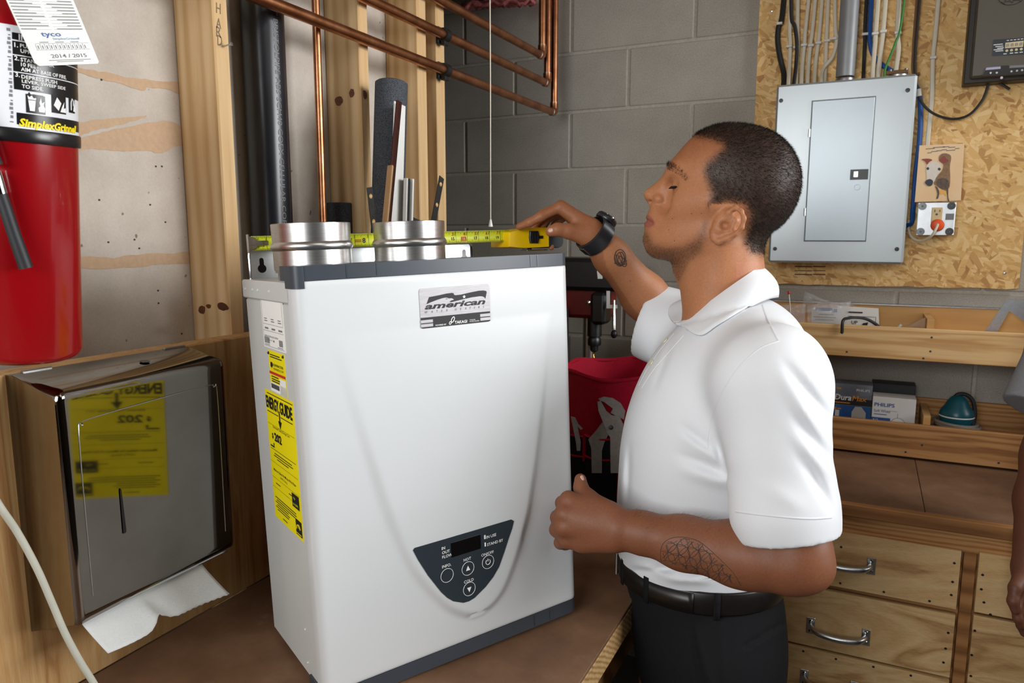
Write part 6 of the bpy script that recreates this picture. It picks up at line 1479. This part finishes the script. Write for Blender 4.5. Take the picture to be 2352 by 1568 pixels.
def folds(g):
    v = g-EYE; z = np.maximum(v @ _F, .2); x = 1176+FPX*(v @ _R)/z; y = 784-FPX*(v @ _U)/z; nearm = sstep((g-BM) @ LB, -.02, .05)
    d = np.zeros(x.shape)
    def crease(x0, y0, x1, y1, w, a):
        nonlocal d
        l2 = (x1-x0)**2+(y1-y0)**2; t = np.clip(((x-x0)*(x1-x0)+(y-y0)*(y1-y0))/l2, 0, 1); r = np.hypot(x-x0-t*(x1-x0), y-y0-t*(y1-y0))
        d = d + a*np.exp(-(r/w)**2)*np.sin(math.pi*np.clip(t*.9+.05, 0, 1))*nearm*1.7
    for q in ((1565, 975, 1640, 1040, 9, .003), (1560, 1000, 1665, 1060, 13, -.0025), (1555, 1040, 1670, 1090, 11, .0034), (1560, 1075, 1675, 1115, 16, -.003), (1640, 1000, 1665, 1080, 9, .0035), (1420, 1040, 1412, 1165, 6, .0022), (1434, 1030, 1428, 1165, 6, -.0015), (1446, 1020, 1441, 1165, 6, .0022),
              (1800, 830, 1905, 960, 11, .0036), (1790, 860, 1900, 1020, 14, -.003), (1820, 950, 1910, 1060, 12, .003), (1815, 990, 1915, 1100, 14, -.003), (1830, 1040, 1910, 1150, 12, .003), (1740, 1110, 1850, 1170, 20, -.002), (1860, 1080, 1915, 1180, 10, .003),
              (1450, 1290, 1560, 1330, 9, -.004), (1440, 1310, 1540, 1310, 8, .004), (1520, 1330, 1640, 1335, 9, -.004), (1500, 1305, 1600, 1300, 10, .004), (1545, 780, 1500, 900, 8, .0015)): crease(*q)
    return d + .0012*np.sin(x*.021+y*.013)*np.sin(y*.017-x*.006)*nearm
PH, FHs = sdf_mesh(S, .0032, folds, ((hemL, nL, .14), (hemR, nR, .16), (P(1610, 1316, 0), -UPV, 9)))
plain('polo_white', rgb(224, 226, 229), .75, var=.03, scale=700, bump=.12, spec=.25)
shirt = sdf_obj('polo_shirt', PH, FHs, 'polo_white', man, smooth=2, label='white short-sleeved polo shirt')
SH = Surf(PH, FHs)
def seam(pts, r=.0018, name='seam'):
    q = SH.path(pts, -r*.55)
    if len(q) > 2: MB().tube(q, r, 6).build(name, 'polo_white', shirt)
seam([(1790, 782), (1745, 800), (1700, 840), (1665, 890), (1640, 945), (1626, 1000), (1625, 1030)]); seam([(1752, 700), (1765, 735), (1790, 782)])
seam([(1689, 1174), (1740, 1181), (1820, 1189), (1870, 1191), (1910, 1188)], .0022); seam([(1570, 770), (1530, 815), (1500, 850), (1474, 890)], .0014)
seam([(1548, 765), (1515, 805), (1485, 850), (1467, 885)], .0012)
plain('button_cream', rgb(226, 220, 188), .3)
for x, y in ((1529, 783), (1497, 833)):
    p, nn = SH.hit(x, y, .0003)
    if p is not None:
        b = MB().lathe(p, nn, [(0, 0), (.0050, 0), (.0055, .0008), (.0050, .0018), (.0036, .0013), (0, .0013)], 18).build('button', 'button_cream', shirt)
# collar
def cl(px, py, s): return P(px, py, s)
top = [(1563, 741, .002), (1590, 722, .032), (1625, 697, .053), (1665, 668, .060), (1705, 640, .053), (1735, 620, .034), (1752, 613, .0)]
bot = [(1561, 744, .010), (1608, 773, .062), (1650, 750, .082), (1695, 722, .086), (1735, 699, .074), (1766, 686, .045), (1786, 682, .0)]
def mirror(L): return [(x, y, -s) for x, y, s in L[::-1][1:]]
topF = [(1725, 620, -.034), (1665, 640, -.058), (1612, 668, -.062), (1580, 692, -.052), (1569, 718, -.030), (1563, 741, -.002)]; botF = [(1735, 682, -.050), (1650, 684, -.086), (1580, 692, -.092), (1536, 706, -.082), (1543, 736, -.052), (1561, 744, -.010)]
T = smooth_path([cl(*q) for q in top+topF], 5); Bt = smooth_path([cl(*q) for q in bot+botF], 5)
def clear(p):                                                    # keep the flap on top of the shirt cloth, both sides alike
    s = (p-BM) @ LB; qn = p if s >= 0 else p-2*s*LB
    if s < .004: return p
    h, _n = SH.hit(*pj(qn), .0035)
    if h is not None and (h-EYE) @ _F < (qn-EYE) @ _F: qn = h
    if s < 0: qn = qn-2*((qn-BM) @ LB)*LB
    return qn
rows = []
for u in np.linspace(0, 1, 9):
    bul = .009*math.sin(math.pi*u)
    row = []
    for a, b in zip(T, Bt):
        p = a*(1-u)+b*u; out = p-P(1668, 690, 0); out = out-UPV*(out@UPV); row.append(clear(p+unit(out)*bul))
    rows.append(row)
inn = []
for a in T:
    out = P(1668, 690, 0)-a; out = out-UPV*(out@UPV); inn.append(a+unit(out)*.004-UPV*.030)
rows = [inn, [a*.6+b*.4 for a, b in zip(T, inn)]]+rows
MB().grid(rows).build('collar', 'polo_white', shirt, smooth=80, solid=.0022)
# ---- watch on the far wrist
plain('watch_black', rgb(34, 36, 40), .35, var=.1)
wa, wb_ = D3((1384, 556, 1.256)), D3((1351, 527, 1.240)); wax = unit(wb_-wa); wc = D3((1367, 541, 1.2485))
wt = thing('wristwatch', 'black sports wristwatch with a rubber strap on the raised wrist', 'watch', wc)
m = MB(); wx, wy, wz = frame(wax); rows = []
for hh, rr in ((-.0130, .0305), (-.0118, .0322), (0, .0328), (.0118, .0322), (.0130, .0305)):
    rows.append([wc+wz*hh+rr*(wx*math.cos(a)+wy*math.sin(a)) for a in np.linspace(0, 2*math.pi, 40, endpoint=False)])
m.grid(rows, closed=True); m.build('strap', 'watch_black', wt, solid=.003)
wd = unit(_U*.93+_R*.30-_F*.1); wd = unit(wd-wz*(wd@wz)); wf = wc+wd*.030
MB().lathe(wf, wd, [(0, 0), (.0185, 0), (.0195, .003), (.0185, .008), (.016, .010), (.015, .0095), (0, .0095)], 32).build('case', 'watch_black', wt)
MB().torus(wf+wd*.0088, wd, .0165, .0012, 32, 8).build('bezel', 'chrome', wt)
wu = unit(-_U*.85-_R*.5-_F*.1); wu = unit(wu-wz*(wu@wz)); wv = np.cross(wu, wz)
MB().obox(wc+wu*.0325-wz*.009-wv*.008, wz*.018, wv*.016, wu*.0025, .001).build('buckle', 'chrome', wt)
sdv = np.cross(wz, wd); 
for sg in (1, -1): MB().cyl(wf+sdv*sg*.018+wd*.005, wf+sdv*sg*.0225+wd*.005, .0022, 8).build('crown', 'chrome', wt)
# ---- trousers, belt
T_ = []
def te(px, py, s, rx, rl, rz, k=.05): T_.append(elli(P(px, py, s), (rx, rl, rz), MM, k))
te(1614, 1370, 0, .127, .127, .12); te(1630, 1500, .0, .124, .135, .13)
for sg in (1, -1):
    hip = P(1640, 1510, .066*sg); T_.append(rcone(hip, A(hip[0]+.01, hip[1], .50), .088, .066, .05)); T_.append(rcone(A(hip[0]+.01, hip[1], .50), A(hip[0]+.02, hip[1], .09), .066, .056, .04))
def pfold(g):
    v = g-EYE; z = np.maximum(v @ _F, .2); x = 1176+FPX*(v @ _R)/z; y = 784-FPX*(v @ _U)/z; n_ = sstep((g-BM) @ LB, -.02, .05); d = 0
    for x0, y0, x1, y1, w, a in ((1580, 1400, 1610, 1568, 5, .004), (1580, 1400, 1640, 1600, 9, -.002), (1710, 1485, 1800, 1430, 5, .004), (1715, 1495, 1800, 1445, 5, -.002), (1650, 1405, 1665, 1568, 6, -.0015)):
        l2 = (x1-x0)**2+(y1-y0)**2; t = np.clip(((x-x0)*(x1-x0)+(y-y0)*(y1-y0))/l2, 0, 1); r = np.hypot(x-x0-t*(x1-x0), y-y0-t*(y1-y0)); d = d+a*np.exp(-(r/w)**2)*n_
    return d
zw = P(1612, 1285, 0)[2]
PT, FT = sdf_mesh(T_, .0042, pfold, ((A(BM[0], BM[1], zw), UPV, 9), (A(BM[0], BM[1], .07), -UPV, 9)))
PT[:, 0] = np.where((PT[:, 2] < .9225) & (PT[:, 2] > .70), np.maximum(PT[:, 0], XB+.0015), PT[:, 0])      # cloth pressed flat against the bench edge
plain('trouser_black', rgb(19, 19, 22), .85, var=.15, scale=500, bump=.15, spec=.25)
trs = sdf_obj('trousers', PT, FT, 'trouser_black', man, smooth=1, label='black dress trousers')
TR = Surf(PT, FT)
plain('belt_leather', rgb(26, 22, 20), .38, var=.2, scale=80)
cen = P(1612, 1298, 0)
def ringpt(a, z, e=0): return A(cen[0], cen[1], z)+RX*(.1305+e)*math.cos(a)+LB*(.130+e)*math.sin(a)
rows = [[ringpt(a, cen[2]+dz, e) for a in np.linspace(0, 2*math.pi, 64, endpoint=False)] for dz, e in ((-.018, .001), (-.015, .003), (0, .0035), (.015, .003), (.018, .001))]
bt = MB().grid(rows, closed=True).build('belt', 'belt_leather', man, solid=.003)
rows = [[ringpt(a, cen[2]+dz, .007) for a in np.linspace(math.pi*.52, math.pi*.97, 24)] for dz in (-.016, .016)]
MB().grid(rows).build('belt_tail', 'belt_leather', bt, solid=.003)
bp0 = ringpt(math.pi*.985, cen[2], .009); bx = unit(ringpt(math.pi*1.03, cen[2])-ringpt(math.pi*.97, cen[2]))
m = MB(); m.tube([bp0+bx*u+UPV*v for u, v in ((-.02, -.02), (.02, -.02), (.02, .02), (-.02, .02))], .0026, 8, closed=True); m.tube([bp0-bx*.02, bp0+bx*.018+unit(bp0-cen)*.003], .002, 6); m.build('buckle', 'chrome', bt)
for a in (.44, .70, .86):
    rows = [[ringpt(math.pi*a+da, cen[2]+dz, .0082) for da in (-.035, .035)] for dz in np.linspace(-.022, .021, 4)]; MB().grid(rows).build('belt_loop', 'trouser_black', trs, solid=.002)
plain('shoe_black', rgb(24, 23, 23), .35)
for sg in (1, -1):
    hip = P(1640, 1510, .066*sg); f = A(hip[0]-.035, hip[1], 0)
    rows = []
    for z, k in ((0, .97), (.02, 1.0), (.045, .95), (.075, .62), (.085, .4)): rows.append([f+RX*(.132*k*math.cos(a)-.02*(k < .9)*-1)+LB*.046*k*math.sin(a)+A(0, 0, z) for a in np.linspace(0, 2*math.pi, 28, endpoint=False)])
    m = MB().grid(rows, closed=True); m.poly(rows[0][::-1]); m.poly(rows[-1]); m.build('shoe', 'shoe_black', man)
# ---------------------------------------------------------------- second person at the right edge of the view
G = []
def gc(a, b, ra, rb, k=.012): G.append(rcone(atd(*a), atd(*b), ra, rb, k))
SHp, ELp, WRp = (2462, 740, 1.50), (2408, 1050, 1.47), (2364, 1292, 1.43)
gc(SHp, ELp, .052, .044, .02); gc(ELp, (2392, 1150, 1.455), .046, .045, .02); gc((2392, 1150, 1.455), WRp, .044, .029, .02)
for (m1, q1, q2, q3, r) in (((2343, 1362, 1.415), (2334, 1396, 1.405), (2338, 1420, 1.402), (2345, 1436, 1.405), .0100), ((2354, 1368, 1.425), (2344, 1406, 1.418), (2346, 1436, 1.414), (2353, 1454, 1.417), .0104),
                            ((2366, 1370, 1.437), (2358, 1408, 1.432), (2359, 1436, 1.43), (2365, 1453, 1.432), .0100), ((2378, 1364, 1.449), (2372, 1396, 1.447), (2373, 1418, 1.446), (2377, 1432, 1.447), .0088)):
    gc((2364, 1310, 1.43), m1, .022, r+.002, .016); gc(m1, q1, r, r*.94, .005); gc(q1, q2, r*.94, r*.86, .005); gc(q2, q3, r*.86, r*.76, .005)
gc((2352, 1318, 1.418), (2332, 1350, 1.398), .017, .012, .014); gc((2332, 1350, 1.398), (2327, 1380, 1.392), .0112, .0100, .006); gc((2327, 1380, 1.392), (2332, 1400, 1.392), .0100, .0088, .006)
cN = atd(2800, 600, 1.05); G.append(rcone(atd(*SHp), cN-A(0, 0, .06), .05, .06, .03)); G.append(rcone(cN-A(0, 0, .08), cN+A(0, 0, .06), .058, .055, .03)); G.append(elli(cN+A(0, -.01, .15), (.075, .095, .115), None, .03))
zfl = cN[2]; G.append(rcone(cN-A(0, 0, .1), A(cN[0], cN[1], .95), .10, .11, .04))
P2_, F2_ = sdf_mesh(G, .003)
pn = thing('person', 'person in a grey T-shirt, only one bare arm in view at the right edge', 'person', (cN[0], cN[1], 0))
c2 = np.tile(np.array(lin((112/255, 70/255, 52/255))), (len(P2_), 1))
sdf_obj('body', P2_, F2_, 'skin', pn, c2, smooth=2, label='bare dark skin of arm and hand')
Q = [rcone(atd(2496, 735, 1.49), atd(2356, 1008, 1.472), .075, .068, .03), elli(A(cN[0], cN[1], 1.22), (.15, .20, .27), None, .05), rcone(atd(*SHp), cN-A(0, 0, .10), .07, .08, .05)]
hp_ = atd(2350, 920, 1.475); nn_ = unit(atd(2350, 920, 1.475)-atd(2382, 840, 1.485))
P3_, F3_ = sdf_mesh(Q, .0045, None, ((atd(2388, 945, 1.478), unit(atd(2340, 1008, 1.472)-atd(2480, 735, 1.49)), .2), (A(cN[0], cN[1], .98), -UPV, 9)))
plain('tshirt_grey', rgb(150, 152, 156), .85, var=.22, scale=420, bump=.2, spec=.2)
sdf_obj('t_shirt', P3_, F3_, 'tshirt_grey', pn, smooth=3, label='heather grey T-shirt')
Z = [elli(A(cN[0], cN[1], .92), (.15, .17, .12), None, .05)]
for sg in (1, -1): Z += [rcone(A(cN[0], cN[1]+.085*sg, .86), A(cN[0], cN[1]+.085*sg, .48), .085, .068, .05), rcone(A(cN[0], cN[1]+.085*sg, .48), A(cN[0], cN[1]+.085*sg, .06), .068, .055, .04)]
P4_, F4_ = sdf_mesh(Z, .007, None, ((A(cN[0], cN[1], 1.0), UPV, 9), (A(cN[0], cN[1], .0), -UPV, 9)))
sdf_obj('trousers', P4_, F4_, 'trouser_black', pn, smooth=3)
hv = [elli(cN+A(0, 0, .175), (.082, .100, .105), None, .02)]
P5_, F5_ = sdf_mesh(hv, .006, None, ((cN+A(0, 0, .18), -UPV, 9),)); sdf_obj('hair', P5_, F5_, 'hair_dark', pn, smooth=2)
